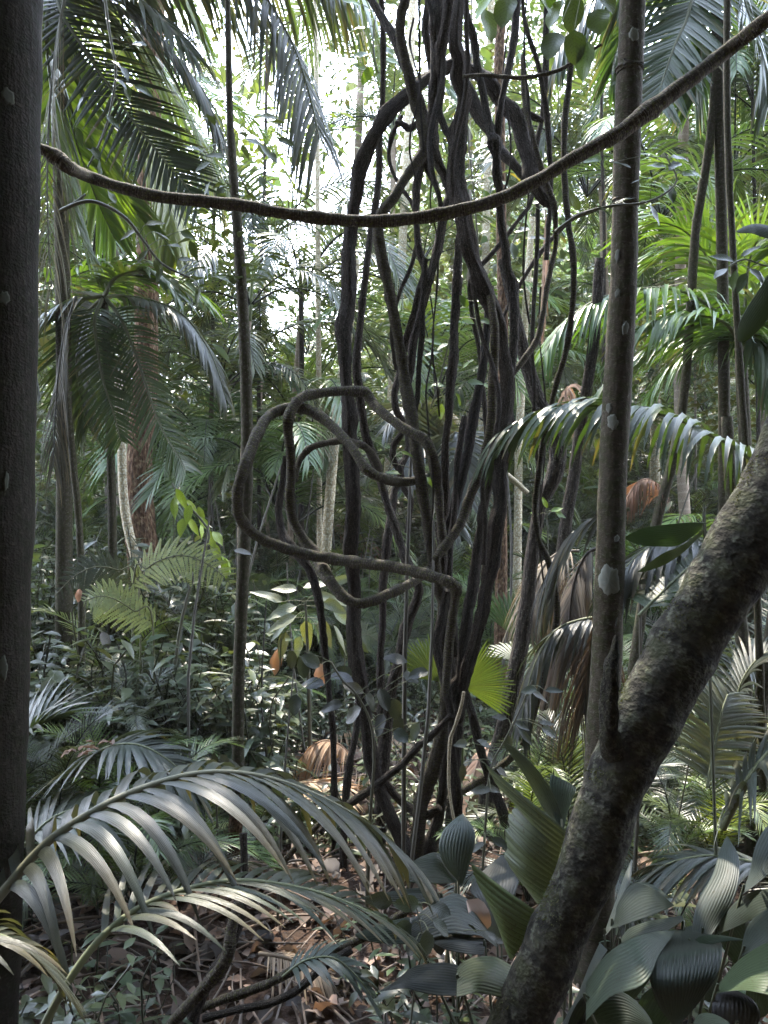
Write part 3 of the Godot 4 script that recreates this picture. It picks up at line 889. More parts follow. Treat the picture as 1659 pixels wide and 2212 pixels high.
	liana("thin liana hooking left behind the fluted stem", [[1150, 420, 4], [1138, 450, 4.5], [1115, 480, 4.5], [1091, 513, 5], [1055, 555, 5], [1030, 585, 5.5], [1016, 610, 5.5], [1016, 645, 5], [1021, 686, 4.5], [1034, 753, 4.5], [1043, 836, 4.5], [1048, 900, 5], [1051, 980, 5], [1056, 1020, 4]], 3.7, "liana_bark", false, 0, 0, 0, Color(0.8, 0.77, 0.75))
	liana("straight blackish stem leaning right behind the fluted liana", [[1058, 640, 9], [1050, 720, 9.5], [1044, 770, 10], [1038, 830, 10.5], [1024, 903, 10.5], [1011, 986, 10.5], [998, 1036, 10.5], [981, 1096, 10.5], [966, 1145, 10], [958, 1175, 9], [955, 1230, 9], [958, 1290, 9]], 3.62, "liana_bark", false, 0, 0, 0, Color(0.35, 0.33, 0.33))
	liana("fluted middle liana rising behind the coils to the splintered stem", [[1000, 470, 8], [991, 553, 9], [985, 620, 9], [981, 703, 9], [978, 770, 9], [974, 836, 8.5], [971, 903, 9], [964, 970, 9], [963, 1036, 8.5], [958, 1093, 9], [952, 1139, 9], [953, 1189, 9.5], [956, 1240, 9]], 3.5, "liana_bark", false, 3, 0.10, 0.1, Color(0.85, 0.81, 0.77))
	liana("pale ringed liana curving down left out of the right hand bundle", [[1060, 640, 8], [1064, 680, 9], [1069, 726, 9], [1067, 786, 9], [1064, 853, 9], [1061, 913, 9.5], [1051, 970, 9.5], [1036, 1020, 10], [1012, 1080, 10], [998, 1126, 10.5], [974, 1163, 10.5], [952, 1192, 10], [940, 1210, 8]], 3.3, "ringed_bark", false, 0, 0, 0.08, Color(0.9, 0.88, 0.84))
	liana("knotted straight liana standing as the main post of the tangle", [[1087, 830, 9], [1083, 886, 10], [1071, 953, 11], [1058, 1020, 11], [1047, 1070, 11], [1041, 1115, 12], [1038, 1140, 10], [1030, 1189, 10.5], [1021, 1256, 10.5], [1012, 1306, 11], [1004, 1356, 11], [1000, 1406, 10.5], [991, 1456, 11], [978, 1489, 11.5], [971, 1531, 11], [967, 1614, 10.5], [961, 1698, 11], [951, 1764, 13], [932, 1831, 15]], 3.45, "liana_bark", true, 0, 0, 0.12, Color(0.9, 0.86, 0.83))
	liana("bent liana hugging the main post on its left below the coils", [[968, 1275, 9], [962, 1300, 9], [948, 1345, 9], [943, 1390, 9], [949, 1430, 9], [958, 1465, 9], [968, 1510, 9], [975, 1560, 9], [980, 1640, 9], [987, 1714, 9.5], [993, 1770, 10]], 3.36, "liana_bark", true, 0, 0, 0.1, Color(0.8, 0.77, 0.74))
	liana("stem splitting off the main post and slanting right to the ground", [[985, 1420, 8], [994, 1470, 8.5], [1004, 1498, 9], [1016, 1540, 9], [1028, 1574, 9], [1044, 1631, 9.5], [1060, 1690, 9.5], [1088, 1764, 10]], 3.55, "liana_bark", true, 0, 0, 0.05, Color(0.72, 0.7, 0.66))
	liana("wavy liana snaking down left of the ringed stem behind the loops", [[866, 770, 6], [860, 820, 7], [854, 850, 7.5], [856, 885, 7], [870, 910, 7], [868, 935, 7], [853, 960, 7], [848, 990, 7.5], [860, 1015, 7], [862, 1040, 7], [852, 1063, 8], [848, 1100, 8], [842, 1140, 8], [833, 1206, 8], [829, 1273, 8], [825, 1339, 8], [823, 1406, 8], [822, 1473, 8.5], [829, 1539, 9], [828, 1606, 9.5], [824, 1680, 10], [822, 1740, 10]], 3.85, "liana_bark", true, 0, 0, 0.15, dark)
	liana("second wavy liana twisting around the snaking one", [[884, 900, 6], [880, 936, 7], [881, 965, 7], [874, 990, 7], [864, 1012, 7], [872, 1050, 6], [886, 1080, 6], [884, 1110, 6], [880, 1150, 6]], 3.72, "liana_bark", false, 0, 0, 0.2, dark)
	liana("thin plumb liana hanging right of the long ringed one", [[918, 560, 5], [913, 640, 5.5], [911, 720, 5.5], [906, 786, 5.5], [902, 850, 5.5], [897, 890, 5], [893, 920, 5]], 3.48, "liana_bark", false, 0, 0, 0.1, Color(0.78, 0.76, 0.74))
	liana("thin grey liana braided around the stout one at the top of the tangle", [[912, -60, 5], [930, 20, 5], [952, 90, 5.5], [958, 160, 5.5], [942, 230, 5.5], [926, 300, 6], [934, 370, 5.5], [950, 440, 5.5], [946, 520, 5], [930, 600, 5]], 3.38, "liana_bark", false, 0, 0, 0.15, Color(1.1, 1.05, 1.0))
	liana("thin liana spiralling down the fluted liana", [[1010, -60, 5], [1006, 60, 5], [1012, 150, 5], [996, 250, 5.5], [976, 350, 5.5], [984, 450, 5.5], [1012, 530, 5], [1022, 620, 5], [1038, 720, 5], [1066, 800, 5.5], [1078, 880, 5.5], [1064, 960, 5.5], [1044, 1040, 5.5], [1048, 1130, 5.5], [1044, 1220, 5]], 3.24, "liana_bark", false, 0, 0, 0.15, Color(0.9, 0.86, 0.82))
	liana("crooked thin liana tying the left stem to the crossing", [[868, 250, 4], [846, 300, 4.5], [842, 350, 4.5], [862, 400, 4.5], [890, 440, 4.5], [902, 500, 4.5], [890, 570, 4.5], [862, 640, 4.5], [846, 720, 4.5], [856, 800, 4.5]], 3.66, "liana_bark", false, 0, 0, 0.2, Color(1, 0.95, 0.9))
	liana("dark stem rising behind the low coils into the bundle", [[1004, 900, 6], [990, 1000, 7], [985, 1090, 7.5], [972, 1180, 8], [968, 1260, 8.5], [976, 1340, 9], [985, 1420, 9], [984, 1500, 9.5], [990, 1580, 9.5], [985, 1660, 10], [975, 1740, 11]], 3.62, "liana_bark", true, 2, 0.08, 0.1, Color(0.7, 0.67, 0.65))
	for q in [["wiry strand hanging free left of the stout liana at the top", 896, 40, 430, 3.3], ["wiry strand hanging between the knot and the massive slanting liana", 1096, 60, 560, 3.6], ["wiry strand hanging in front of the massive slanting liana", 1140, -60, 700, 3.4], ["wiry strand dangling below the hanging vine, left of the fluted liana", 940, 380, 900, 3.45], ["wiry strand dangling through the right hand side of the coils", 930, 640, 1180, 3.3], ["wiry strand trailing down beside the elbowed black trunk", 1172, 620, 1330, 3.7]]:
		var pts := []
		for i in 9: pts.append([q[1] + 9.0 * sin(i * 1.3 + q[1]) + rng.randf_range(-3, 3), lerpf(q[2], q[3], i / 8.0), rng.randf_range(1.4, 2.4)])
		liana(q[0], pts, q[4], "liana_bark", false, 0, 0, 0.3, Color(0.7, 0.67, 0.64))
	# the coils
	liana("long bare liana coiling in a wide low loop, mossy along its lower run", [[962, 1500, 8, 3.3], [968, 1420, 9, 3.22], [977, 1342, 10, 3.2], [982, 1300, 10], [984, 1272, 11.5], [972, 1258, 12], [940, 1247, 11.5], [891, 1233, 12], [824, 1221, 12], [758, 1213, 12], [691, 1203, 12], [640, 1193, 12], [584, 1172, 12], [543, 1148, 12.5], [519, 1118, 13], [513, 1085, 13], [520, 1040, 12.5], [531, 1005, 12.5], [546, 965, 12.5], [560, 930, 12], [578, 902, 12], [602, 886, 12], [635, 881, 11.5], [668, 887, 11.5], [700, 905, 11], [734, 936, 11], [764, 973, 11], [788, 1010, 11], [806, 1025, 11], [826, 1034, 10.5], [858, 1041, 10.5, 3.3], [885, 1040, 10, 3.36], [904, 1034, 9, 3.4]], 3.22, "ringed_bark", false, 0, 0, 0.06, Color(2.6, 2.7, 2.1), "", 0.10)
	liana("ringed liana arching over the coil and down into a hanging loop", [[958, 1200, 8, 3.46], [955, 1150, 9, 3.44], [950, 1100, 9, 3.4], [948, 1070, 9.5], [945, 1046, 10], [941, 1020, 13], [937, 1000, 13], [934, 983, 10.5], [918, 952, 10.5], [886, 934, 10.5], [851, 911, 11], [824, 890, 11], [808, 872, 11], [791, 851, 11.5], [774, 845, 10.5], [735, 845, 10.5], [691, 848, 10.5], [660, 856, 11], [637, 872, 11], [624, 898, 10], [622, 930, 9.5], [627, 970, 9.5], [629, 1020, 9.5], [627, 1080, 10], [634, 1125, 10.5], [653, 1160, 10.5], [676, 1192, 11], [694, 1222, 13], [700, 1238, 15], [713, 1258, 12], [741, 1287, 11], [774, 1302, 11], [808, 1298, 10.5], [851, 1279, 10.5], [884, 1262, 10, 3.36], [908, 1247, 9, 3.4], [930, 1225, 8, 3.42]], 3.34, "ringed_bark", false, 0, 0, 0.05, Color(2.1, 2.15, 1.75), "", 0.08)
	liana("small inner liana bowing inside the coils", [[638, 1040, 5], [641, 1015, 6], [650, 990, 6.5], [668, 970, 7], [691, 960, 7], [734, 953, 7], [760, 956, 7.5], [788, 965, 8], [806, 985, 8, 3.6], [818, 1015, 8, 3.7], [828, 1060, 7, 3.74]], 3.5, "ringed_bark", false, 0, 0, 0.05, Color(0.8, 0.78, 0.74))
	liana("short dark liana dropping behind the left side of the coils", [[617, 985, 6], [611, 1030, 7], [605, 1080, 7.5], [604, 1120, 8], [612, 1155, 8.5], [632, 1185, 9], [664, 1225, 8], [684, 1275, 8], [694, 1340, 8], [704, 1420, 8], [712, 1500, 7], [720, 1580, 7], [722, 1680, 7]], 3.62, "liana_bark", true, 0, 0, 0.12, dark)
	liana("liana pole slanting low across the foot of the tangle", [[975, 1545, 6], [958, 1561, 7], [930, 1590, 7], [898, 1618, 7.5], [868, 1650, 7.5], [838, 1678, 8], [800, 1708, 7.5], [761, 1731, 7.5], [720, 1765, 8], [690, 1800, 8]], 3.2, "liana_bark", false, 0, 0, 0.05, Color(0.75, 0.72, 0.68))
	liana("short liana sagging low between two feet of the tangle", [[830, 1685, 7], [842, 1702, 7.5], [864, 1731, 8], [898, 1754, 9], [924, 1760, 10], [950, 1745, 8]], 3.42, "liana_bark", false, 0, 0, 0.1, dark)
	liana("leaning stem crossing low behind the main post", [[1120, 1625, 7], [1060, 1672, 7.5], [1020, 1698, 7.5], [975, 1722, 7], [930, 1760, 6]], 3.7, "ringed_bark", false, 0, 0, 0, Color(0.9, 0.88, 0.84))
	liana("dark bough hanging slack left of the low crossing pole", [[775, 1500, 7], [772, 1560, 7], [762, 1610, 7.5], [752, 1660, 8], [748, 1720, 8]], 3.5, "liana_bark", true, 0, 0, 0.1, dark)
	liana("thin pale dead twig dangling in front of the main post", [[1002, 1495, 4], [994, 1534, 4], [982, 1570, 3.5], [974, 1598, 3.8], [969, 1648, 3.6], [971, 1714, 3.8], [984, 1798, 3.4], [991, 1881, 3.4], [988, 1948, 3.2], [978, 1981, 3.8], [970, 2031, 3.5], [958, 2110, 3.4], [945, 2180, 3]], 2.75, "pale_bark", false, 0, 0, 0.1, Color(0.75, 0.72, 0.68), "", 0.04)
	liana("thin wiry twig hanging from the pale dead one towards the ground", [[991, 1840, 2], [985, 1900, 1.8], [978, 2000, 2], [980, 2060, 2], [1000, 2120, 2], [1030, 2180, 2], [1060, 2230, 2]], 2.7, "pale_bark", false, 0, 0, 0.1, Color(0.5, 0.48, 0.45), "", 0.03)
	liana("slack cord strung from the tangle up to the leafy bough at right", [[1000, 165, 3], [1042, 162, 4], [1085, 166, 4], [1125, 168, 4.5], [1170, 162, 4.5], [1215, 148, 4], [1262, 118, 3.5], [1300, 96, 3]], 3.2, "ringed_bark", false, 0, 0, 0, Color(0.9, 0.88, 0.84))
	liana("crooked dead snag sticking out left of the long ringed liana", [[922, 300, 4], [905, 264, 5.5], [885, 276, 7], [872, 270, 6], [855, 264, 3]], 3.7, "liana_bark", false, 0, 0, 0, Color(0.45, 0.43, 0.42))
	liana("short blunt snag jutting right below the slack cord", [[1128, 236, 6], [1150, 250, 7.5], [1172, 262, 7]], 3.9, "liana_bark", false, 0, 0, 0, dark)
	liana("hair thin cord dropping plumb through the top of the tangle", [[905, -60, 2.5], [905, 60, 2.5], [906, 130, 2.8], [908, 220, 2.5], [915, 330, 2.5]], 3.3, "liana_bark", false, 0, 0, 0.2, Color(0.5, 0.48, 0.47))

# ---------------------------------------------------------------- trunks further back
func middle_trees() -> void:
	trunk("tree", "pale speckled trunk behind the left side of the coils", [[768, 560, 9], [757, 680, 9.5], [745, 780, 10], [731, 860, 10.5], [722, 960, 11], [712, 1080, 11.5], [704, 1195, 12], [700, 1260, 12]], 8.0, "pale_bark", "tree", "", 12, 0.03, 0.5)
	trunk("tree", "tall whitish trunk running up behind the ringed liana", [[895, -200, 8], [890, 0, 8.5], [884, 230, 9], [876, 400, 9], [868, 553, 9], [863, 670, 9], [852, 770, 10], [847, 853, 10.5], [843, 953, 11], [840, 1020, 11], [834, 1139, 9.5], [834, 1256, 9]], 10.5, "pale_bark", "tree", "", 12, 0.03, 0.5, true, 0, 0.0, 0.0, Color(1.3, 1.3, 1.3))
	trunk("tree", "thin mottled trunk right of the tangle behind the drooping palm", [[1150, 470, 7], [1140, 600, 7.5], [1134, 690, 8], [1128, 820, 8.5], [1121, 953, 8.5], [1119, 1100, 9], [1118, 1173, 9], [1117, 1260, 9.5]], 8.5, "pale_bark", "tree", "", 10, 0.03, 0.4)
	trunk("tree", "pale crooked thin trunk with lichen between the upright trunk and the right edge", [[1590, -120, 7], [1575, 0, 8], [1558, 90, 8], [1544, 180, 8.5], [1536, 280, 9], [1522, 380, 9], [1505, 480, 9.5], [1498, 560, 9.5], [1492, 660, 9.5], [1484, 780, 9.5], [1474, 880, 10], [1452, 1000, 10.5], [1420, 1120, 11], [1402, 1220, 11], [1385, 1330, 11], [1368, 1450, 11.5]], 5.0, "smooth_bark", "tree", "", 12, 0.05, 0.25, true, 0, 0, 0.1)
	trunk("liana", "slim plumb stem hanging straight near the right edge", [[1572, -160, 7], [1571, 0, 7], [1570, 120, 7], [1571, 250, 7], [1576, 400, 7], [1582, 520, 7], [1590, 660, 7], [1600, 820, 7.5], [1608, 930, 8], [1616, 1020, 8], [1630, 1200, 8], [1640, 1400, 8]], 3.3, "smooth_bark", "vine", "", 10, 0.06, 0.15, true, 0, 0, 0.12)
	trunk("tree", "black elbowed trunk right of the tangle", [[1085, 560, 10], [1104, 640, 10.5], [1121, 715, 12], [1138, 786, 14], [1166, 870, 16], [1192, 925, 19], [1206, 975, 20], [1200, 1020, 19], [1184, 1060, 16], [1166, 1100, 15], [1152, 1180, 15], [1140, 1290, 16], [1124, 1400, 17], [1108, 1481, 18], [1091, 1564, 18], [1060, 1681, 18], [1044, 1781, 18]], 3.95, "liana_bark", "tree", "", 16, 0.05, 0.2, true, 2, 0.06)
	trunk("tree", "dark slanting trunk just behind the elbowed one", [[1296, 560, 11], [1288, 680, 12], [1281, 750, 12], [1266, 850, 12], [1250, 950, 12.5], [1236, 1050, 13], [1224, 1120, 13], [1206, 1260, 14], [1190, 1400, 15]], 4.7, "liana_bark", "tree", "", 12, 0.05, 0.2)
	trunk("tree", "red brown trunk with flaking bark among the palms at left", [[338, -160, 22], [330, 60, 23], [322, 300, 24], [318, 560, 24], [316, 700, 25], [313, 850, 26], [303, 960, 27], [300, 1060, 29], [305, 1150, 31], [312, 1250, 33], [316, 1340, 35]], 7.0, "red_bark", "tree", "", 20, 0.06, 0.5)
	trunk("tree", "smooth yellowish stem bowing beside the red brown trunk", [[256, 800, 8], [258, 900, 9], [263, 962, 9.5], [266, 1062, 9.5], [276, 1137, 10], [293, 1205, 10], [306, 1260, 10], [318, 1330, 10]], 6.4, "pale_bark", "tree", "", 12, 0.02, 0.4)
	trunk("tree", "dark pole thin as a wrist between the left trunk and the red brown one", [[138, 700, 6], [142, 820, 6.5], [152, 930, 7], [160, 1020, 7.5], [170, 1120, 7.5], [176, 1250, 7.5], [176, 1380, 8], [174, 1460, 8]], 4.9, "smooth_bark", "tree", "", 10, 0.05, 0.2)
	trunk("tree", "thin blackish pole in the bright gap left of the tangle", [[648, 560, 4], [650, 640, 5], [652, 740, 5.5], [651, 850, 5.5], [648, 960, 6], [650, 1080, 6]], 9.0, "liana_bark", "tree", "", 8, 0.05, 0.3)
	trunk("tree", "pale spotted trunk standing low near the right edge, left one of two", [[1570, 900, 12], [1582, 1100, 13], [1592, 1260, 13.5], [1599, 1339, 14], [1606, 1439, 15], [1609, 1556, 16], [1605, 1700, 17], [1600, 1840, 18]], 3.75, "smooth_bark", "tree", "", 14, 0.04, 0.25)
	trunk("tree", "grey trunk cut by the right edge, right one of two low trunks", [[1700, 1100, 13], [1672, 1330, 14], [1656, 1440, 15], [1640, 1560, 15.5], [1632, 1700, 16], [1626, 1820, 17]], 3.5, "smooth_bark", "tree", "", 14, 0.04, 0.25)
	trunk("tree", "whitish trunk far back left of the ringed palm at right", [[1436, -100, 8], [1434, 120, 8], [1430, 300, 8.5], [1424, 450, 8.5], [1420, 640, 9], [1416, 900, 10]], 13.0, "pale_bark", "tree", "", 10, 0.03, 0.6)
	trunk("tree", "dark thin trunk showing between the slack cord and the upright trunk", [[1098, -100, 10], [1084, 40, 10.5], [1078, 130, 11], [1080, 260, 11], [1082, 420, 11], [1086, 640, 12], [1084, 900, 12]], 6.2, "red_bark", "tree", "", 12, 0.05, 0.3)
	trunk("tree", "pale thin trunk high up right of the crossing lianas", [[1062, -160, 7], [1060, 60, 7.5], [1056, 200, 8], [1052, 420, 8], [1046, 700, 9]], 12.0, "pale_bark", "tree", "", 10, 0.03, 0.5)
	var bare := [[690, 40, 8.5, "bare dark stem in the bright gap, nearest the hanging fronds"], [1300, 300, 7.5, "grey stem just left of the upright lichened trunk"], [560, 420, 9.5, "dim trunk under the bright gap, left of the coils"], [455, 700, 9.0, "dim trunk between the red brown trunk and the thin dark one"], [1640, 340, 9.0, "slim grey trunk far back at the right edge"], [940, 560, 13.0, "pale slim trunk far up the slope behind the crossing"]]
	for b in bare:
		var r := rng.randf_range(3.5, 6)
		var lean := rng.randf_range(-25, 25)
		trunk("tree", b[3], [[b[0] + lean, b[1] - 420, r * 0.7], [b[0] + lean * 0.6, b[1], r * 0.85], [b[0] + lean * 0.2 + rng.randf_range(-6, 6), b[1] + 250, r], [b[0], 1080, r * 1.1]], b[2], ["smooth_bark", "pale_bark", "liana_bark"][rng.randi() % 3], "tree", "", 9, 0.04, 0.4)

# ---------------------------------------------------------------- palms
func fp(extra: Dictionary) -> Dictionary:
	var p := {"n": 40, "len": 0.6, "wid": 0.03, "col": Color(0.05, 0.075, 0.03), "mat": M.frond, "droop": 0.7, "lift": 0.25, "from": 0.1}
	p.merge(extra, true)
	return p

func fronds_of(called: String, label: String, crown: Array, list: Array, group := "") -> Node3D:
	# a palm whose fronds are traced one by one; crown = [x, y, depth, stem radius in px]
	var top := at(crown[0], crown[1], crown[2])
	var foot := Vector3(top.x + 0.05, ground_y(top.x, top.z), top.z)
	var o := thing(called, label, "palm", foot, group)
	if crown[3] > 0:
		var r: float = crown[3] / FOCAL * crown[2]
		var m := MB.new()
		tube(m, [[foot - Vector3(0, 0.1, 0), r * 1.25], [foot.lerp(top, 0.5) + Vector3(0.03, 0, 0), r], [top, r * 0.9]], 12, Color(1, 1, 1), 0.02, 0, 0, 0, 8, 0.2)
		part("trunk", m, M.smooth_bark, o)
	for f in list:
		var r2 := rach(f[0], f[1], f[2], 0.012)
		frond_part(o, [[top, 0.016]] + r2 if f.size() > 4 and f[4] else r2, fp(f[3]))
	return o

func middle_palms() -> void:
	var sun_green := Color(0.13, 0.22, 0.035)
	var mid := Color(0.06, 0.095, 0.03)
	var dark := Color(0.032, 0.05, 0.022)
	# tall palm at upper left: great fronds hang into the frame from above
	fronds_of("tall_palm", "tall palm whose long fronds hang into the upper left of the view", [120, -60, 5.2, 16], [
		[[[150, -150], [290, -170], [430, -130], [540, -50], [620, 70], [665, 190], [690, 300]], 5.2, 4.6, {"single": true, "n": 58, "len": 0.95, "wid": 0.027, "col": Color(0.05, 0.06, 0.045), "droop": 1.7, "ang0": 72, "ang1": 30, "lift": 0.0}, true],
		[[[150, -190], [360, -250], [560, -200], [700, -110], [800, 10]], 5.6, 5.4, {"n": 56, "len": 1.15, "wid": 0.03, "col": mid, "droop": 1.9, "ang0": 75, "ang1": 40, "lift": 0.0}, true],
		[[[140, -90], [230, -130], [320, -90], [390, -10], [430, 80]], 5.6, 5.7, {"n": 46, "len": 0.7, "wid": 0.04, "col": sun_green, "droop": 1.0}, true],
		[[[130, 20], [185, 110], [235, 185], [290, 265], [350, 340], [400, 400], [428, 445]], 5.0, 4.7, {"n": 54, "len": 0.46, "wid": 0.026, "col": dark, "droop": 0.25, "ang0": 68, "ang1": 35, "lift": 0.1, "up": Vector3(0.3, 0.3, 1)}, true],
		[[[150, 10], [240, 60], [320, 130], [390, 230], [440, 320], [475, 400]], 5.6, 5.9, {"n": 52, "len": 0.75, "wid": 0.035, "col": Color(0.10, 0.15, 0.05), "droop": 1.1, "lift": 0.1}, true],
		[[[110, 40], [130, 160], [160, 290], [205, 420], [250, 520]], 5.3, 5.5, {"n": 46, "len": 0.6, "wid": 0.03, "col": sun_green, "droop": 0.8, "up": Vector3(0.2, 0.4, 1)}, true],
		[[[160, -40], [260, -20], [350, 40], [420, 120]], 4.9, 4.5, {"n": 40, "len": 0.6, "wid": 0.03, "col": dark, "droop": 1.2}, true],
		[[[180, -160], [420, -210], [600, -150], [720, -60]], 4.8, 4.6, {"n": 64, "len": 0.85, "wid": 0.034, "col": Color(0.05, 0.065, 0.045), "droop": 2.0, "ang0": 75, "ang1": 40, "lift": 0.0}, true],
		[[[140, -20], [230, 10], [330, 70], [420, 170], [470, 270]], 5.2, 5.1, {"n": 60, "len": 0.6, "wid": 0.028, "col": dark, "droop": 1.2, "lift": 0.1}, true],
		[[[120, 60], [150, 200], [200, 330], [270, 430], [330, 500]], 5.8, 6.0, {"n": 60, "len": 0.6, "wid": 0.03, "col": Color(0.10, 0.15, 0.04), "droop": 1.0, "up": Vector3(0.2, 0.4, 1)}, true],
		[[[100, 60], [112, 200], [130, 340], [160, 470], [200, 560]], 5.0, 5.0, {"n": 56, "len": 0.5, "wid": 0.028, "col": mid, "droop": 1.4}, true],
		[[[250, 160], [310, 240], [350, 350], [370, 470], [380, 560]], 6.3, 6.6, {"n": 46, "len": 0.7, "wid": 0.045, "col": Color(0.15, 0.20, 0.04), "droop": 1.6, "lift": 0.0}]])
	# the palm before the red brown trunk
	fronds_of("shade_palm", "dark palm arching in front of the red brown trunk at left", [225, 640, 5.3, 9], [
		[[[205, 690], [212, 760], [225, 830], [245, 890], [262, 955]], 5.2, 5.0, {"single": true, "n": 50, "len": 0.31, "wid": 0.017, "col": Color(0.055, 0.09, 0.03), "droop": 0.35, "ang0": 70, "ang1": 40, "lift": 0.15, "up": Vector3(0.0, 0.3, 1)}, true],
		[[[262, 690], [295, 770], [325, 860], [352, 930], [388, 990], [402, 1020]], 5.2, 4.7, {"single": true, "n": 54, "len": 0.30, "wid": 0.017, "col": Color(0.055, 0.09, 0.03), "droop": 0.55, "ang0": 66, "ang1": 35, "lift": 0.1, "up": Vector3(-0.3, 0.4, 1)}, true],
		[[[270, 640], [330, 650], [395, 680], [445, 745], [470, 800], [488, 862]], 5.4, 5.2, {"n": 46, "len": 0.36, "wid": 0.026, "col": Color(0.07, 0.08, 0.06), "droop": 1.6, "lift": 0.1}, true],
		[[[100, 616], [150, 598], [205, 580], [275, 572], [350, 590], [400, 615], [440, 645]], 5.6, 5.5, {"n": 48, "len": 0.50, "wid": 0.035, "col": Color(0.10, 0.18, 0.03), "droop": 1.0, "ang0": 72, "lift": 0.2}, true],
		[[[160, 650], [110, 680], [75, 740], [60, 830]], 5.2, 5.0, {"n": 42, "len": 0.45, "wid": 0.028, "col": dark, "droop": 1.2}, true],
		[[[250, 600], [300, 585], [350, 600], [385, 640]], 5.0, 4.8, {"n": 36, "len": 0.36, "wid": 0.03, "col": mid, "droop": 1.0}, true],
		[[[180, 690], [165, 770], [172, 850], [190, 920]], 5.4, 5.5, {"n": 44, "len": 0.42, "wid": 0.024, "col": dark, "droop": 0.6, "up": Vector3(0, 0.4, 1)}, true]])
	# palm at the upper right, fronds hanging like combs
	fronds_of("comb_palm", "palm with dark comb like fronds hanging at the upper right", [1545, -70, 5.0, 12], [
		[[[1500, -10], [1482, 45], [1459, 95], [1434, 165], [1418, 225]], 4.8, 4.5, {"single": true, "n": 44, "len": 0.46, "wid": 0.028, "col": Color(0.032, 0.06, 0.025), "droop": 0.3, "ang0": 62, "ang1": 30, "lift": 0.1, "up": Vector3(-0.2, 0.3, 1)}, true],
		[[[1480, -60], [1400, -70], [1310, -30], [1245, 40], [1205, 110]], 5.0, 4.9, {"single": true, "n": 52, "len": 0.62, "wid": 0.034, "col": Color(0.035, 0.065, 0.028), "droop": 1.9, "lift": 0.0}, true],
		[[[1590, -40], [1620, 40], [1650, 130], [1660, 230]], 5.0, 4.8, {"n": 40, "len": 0.5, "wid": 0.03, "col": mid, "droop": 1.0}, true],
		[[[1540, -20], [1520, 60], [1512, 140], [1500, 215]], 5.3, 5.5, {"n": 44, "len": 0.5, "wid": 0.032, "col": Color(0.05, 0.10, 0.03), "droop": 0.9}, true],
		[[[1450, -60], [1380, 0], [1340, 80], [1320, 160]], 5.3, 5.6, {"n": 44, "len": 0.5, "wid": 0.03, "col": Color(0.05, 0.10, 0.03), "droop": 1.0}, true]])
	# sunlit palm behind the upright trunk
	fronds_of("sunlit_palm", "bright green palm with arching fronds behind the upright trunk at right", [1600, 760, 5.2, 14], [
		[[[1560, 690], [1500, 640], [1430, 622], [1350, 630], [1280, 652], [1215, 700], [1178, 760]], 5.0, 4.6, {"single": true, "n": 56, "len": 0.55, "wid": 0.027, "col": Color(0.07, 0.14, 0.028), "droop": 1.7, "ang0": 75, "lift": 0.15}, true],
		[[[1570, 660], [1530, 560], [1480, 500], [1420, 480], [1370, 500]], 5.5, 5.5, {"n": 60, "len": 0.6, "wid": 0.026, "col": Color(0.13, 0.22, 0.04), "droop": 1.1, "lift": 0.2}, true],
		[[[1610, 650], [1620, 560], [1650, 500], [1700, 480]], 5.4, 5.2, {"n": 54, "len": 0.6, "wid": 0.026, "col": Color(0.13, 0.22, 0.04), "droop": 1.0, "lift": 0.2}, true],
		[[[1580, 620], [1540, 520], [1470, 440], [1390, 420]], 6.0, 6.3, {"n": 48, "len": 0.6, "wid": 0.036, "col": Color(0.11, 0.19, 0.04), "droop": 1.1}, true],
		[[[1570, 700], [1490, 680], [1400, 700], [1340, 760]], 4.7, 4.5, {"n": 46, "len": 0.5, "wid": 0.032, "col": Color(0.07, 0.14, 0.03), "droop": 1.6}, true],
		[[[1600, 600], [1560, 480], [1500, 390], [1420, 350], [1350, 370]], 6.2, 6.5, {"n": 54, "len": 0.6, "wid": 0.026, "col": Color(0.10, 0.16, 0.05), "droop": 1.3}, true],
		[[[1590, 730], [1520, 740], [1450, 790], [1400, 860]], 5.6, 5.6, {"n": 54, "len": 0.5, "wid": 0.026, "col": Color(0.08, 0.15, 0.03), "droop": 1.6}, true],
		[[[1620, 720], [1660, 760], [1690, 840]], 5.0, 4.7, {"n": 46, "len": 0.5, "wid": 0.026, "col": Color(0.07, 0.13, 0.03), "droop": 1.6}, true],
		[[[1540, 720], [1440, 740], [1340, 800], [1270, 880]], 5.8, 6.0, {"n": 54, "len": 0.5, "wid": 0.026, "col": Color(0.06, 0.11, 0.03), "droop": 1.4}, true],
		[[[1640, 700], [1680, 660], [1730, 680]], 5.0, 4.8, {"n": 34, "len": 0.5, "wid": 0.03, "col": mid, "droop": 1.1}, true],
		[[[1590, 640], [1570, 580], [1520, 540], [1440, 545], [1390, 580]], 6.0, 6.2, {"n": 46, "len": 0.55, "wid": 0.03, "col": Color(0.10, 0.18, 0.035), "droop": 1.0}, true]])
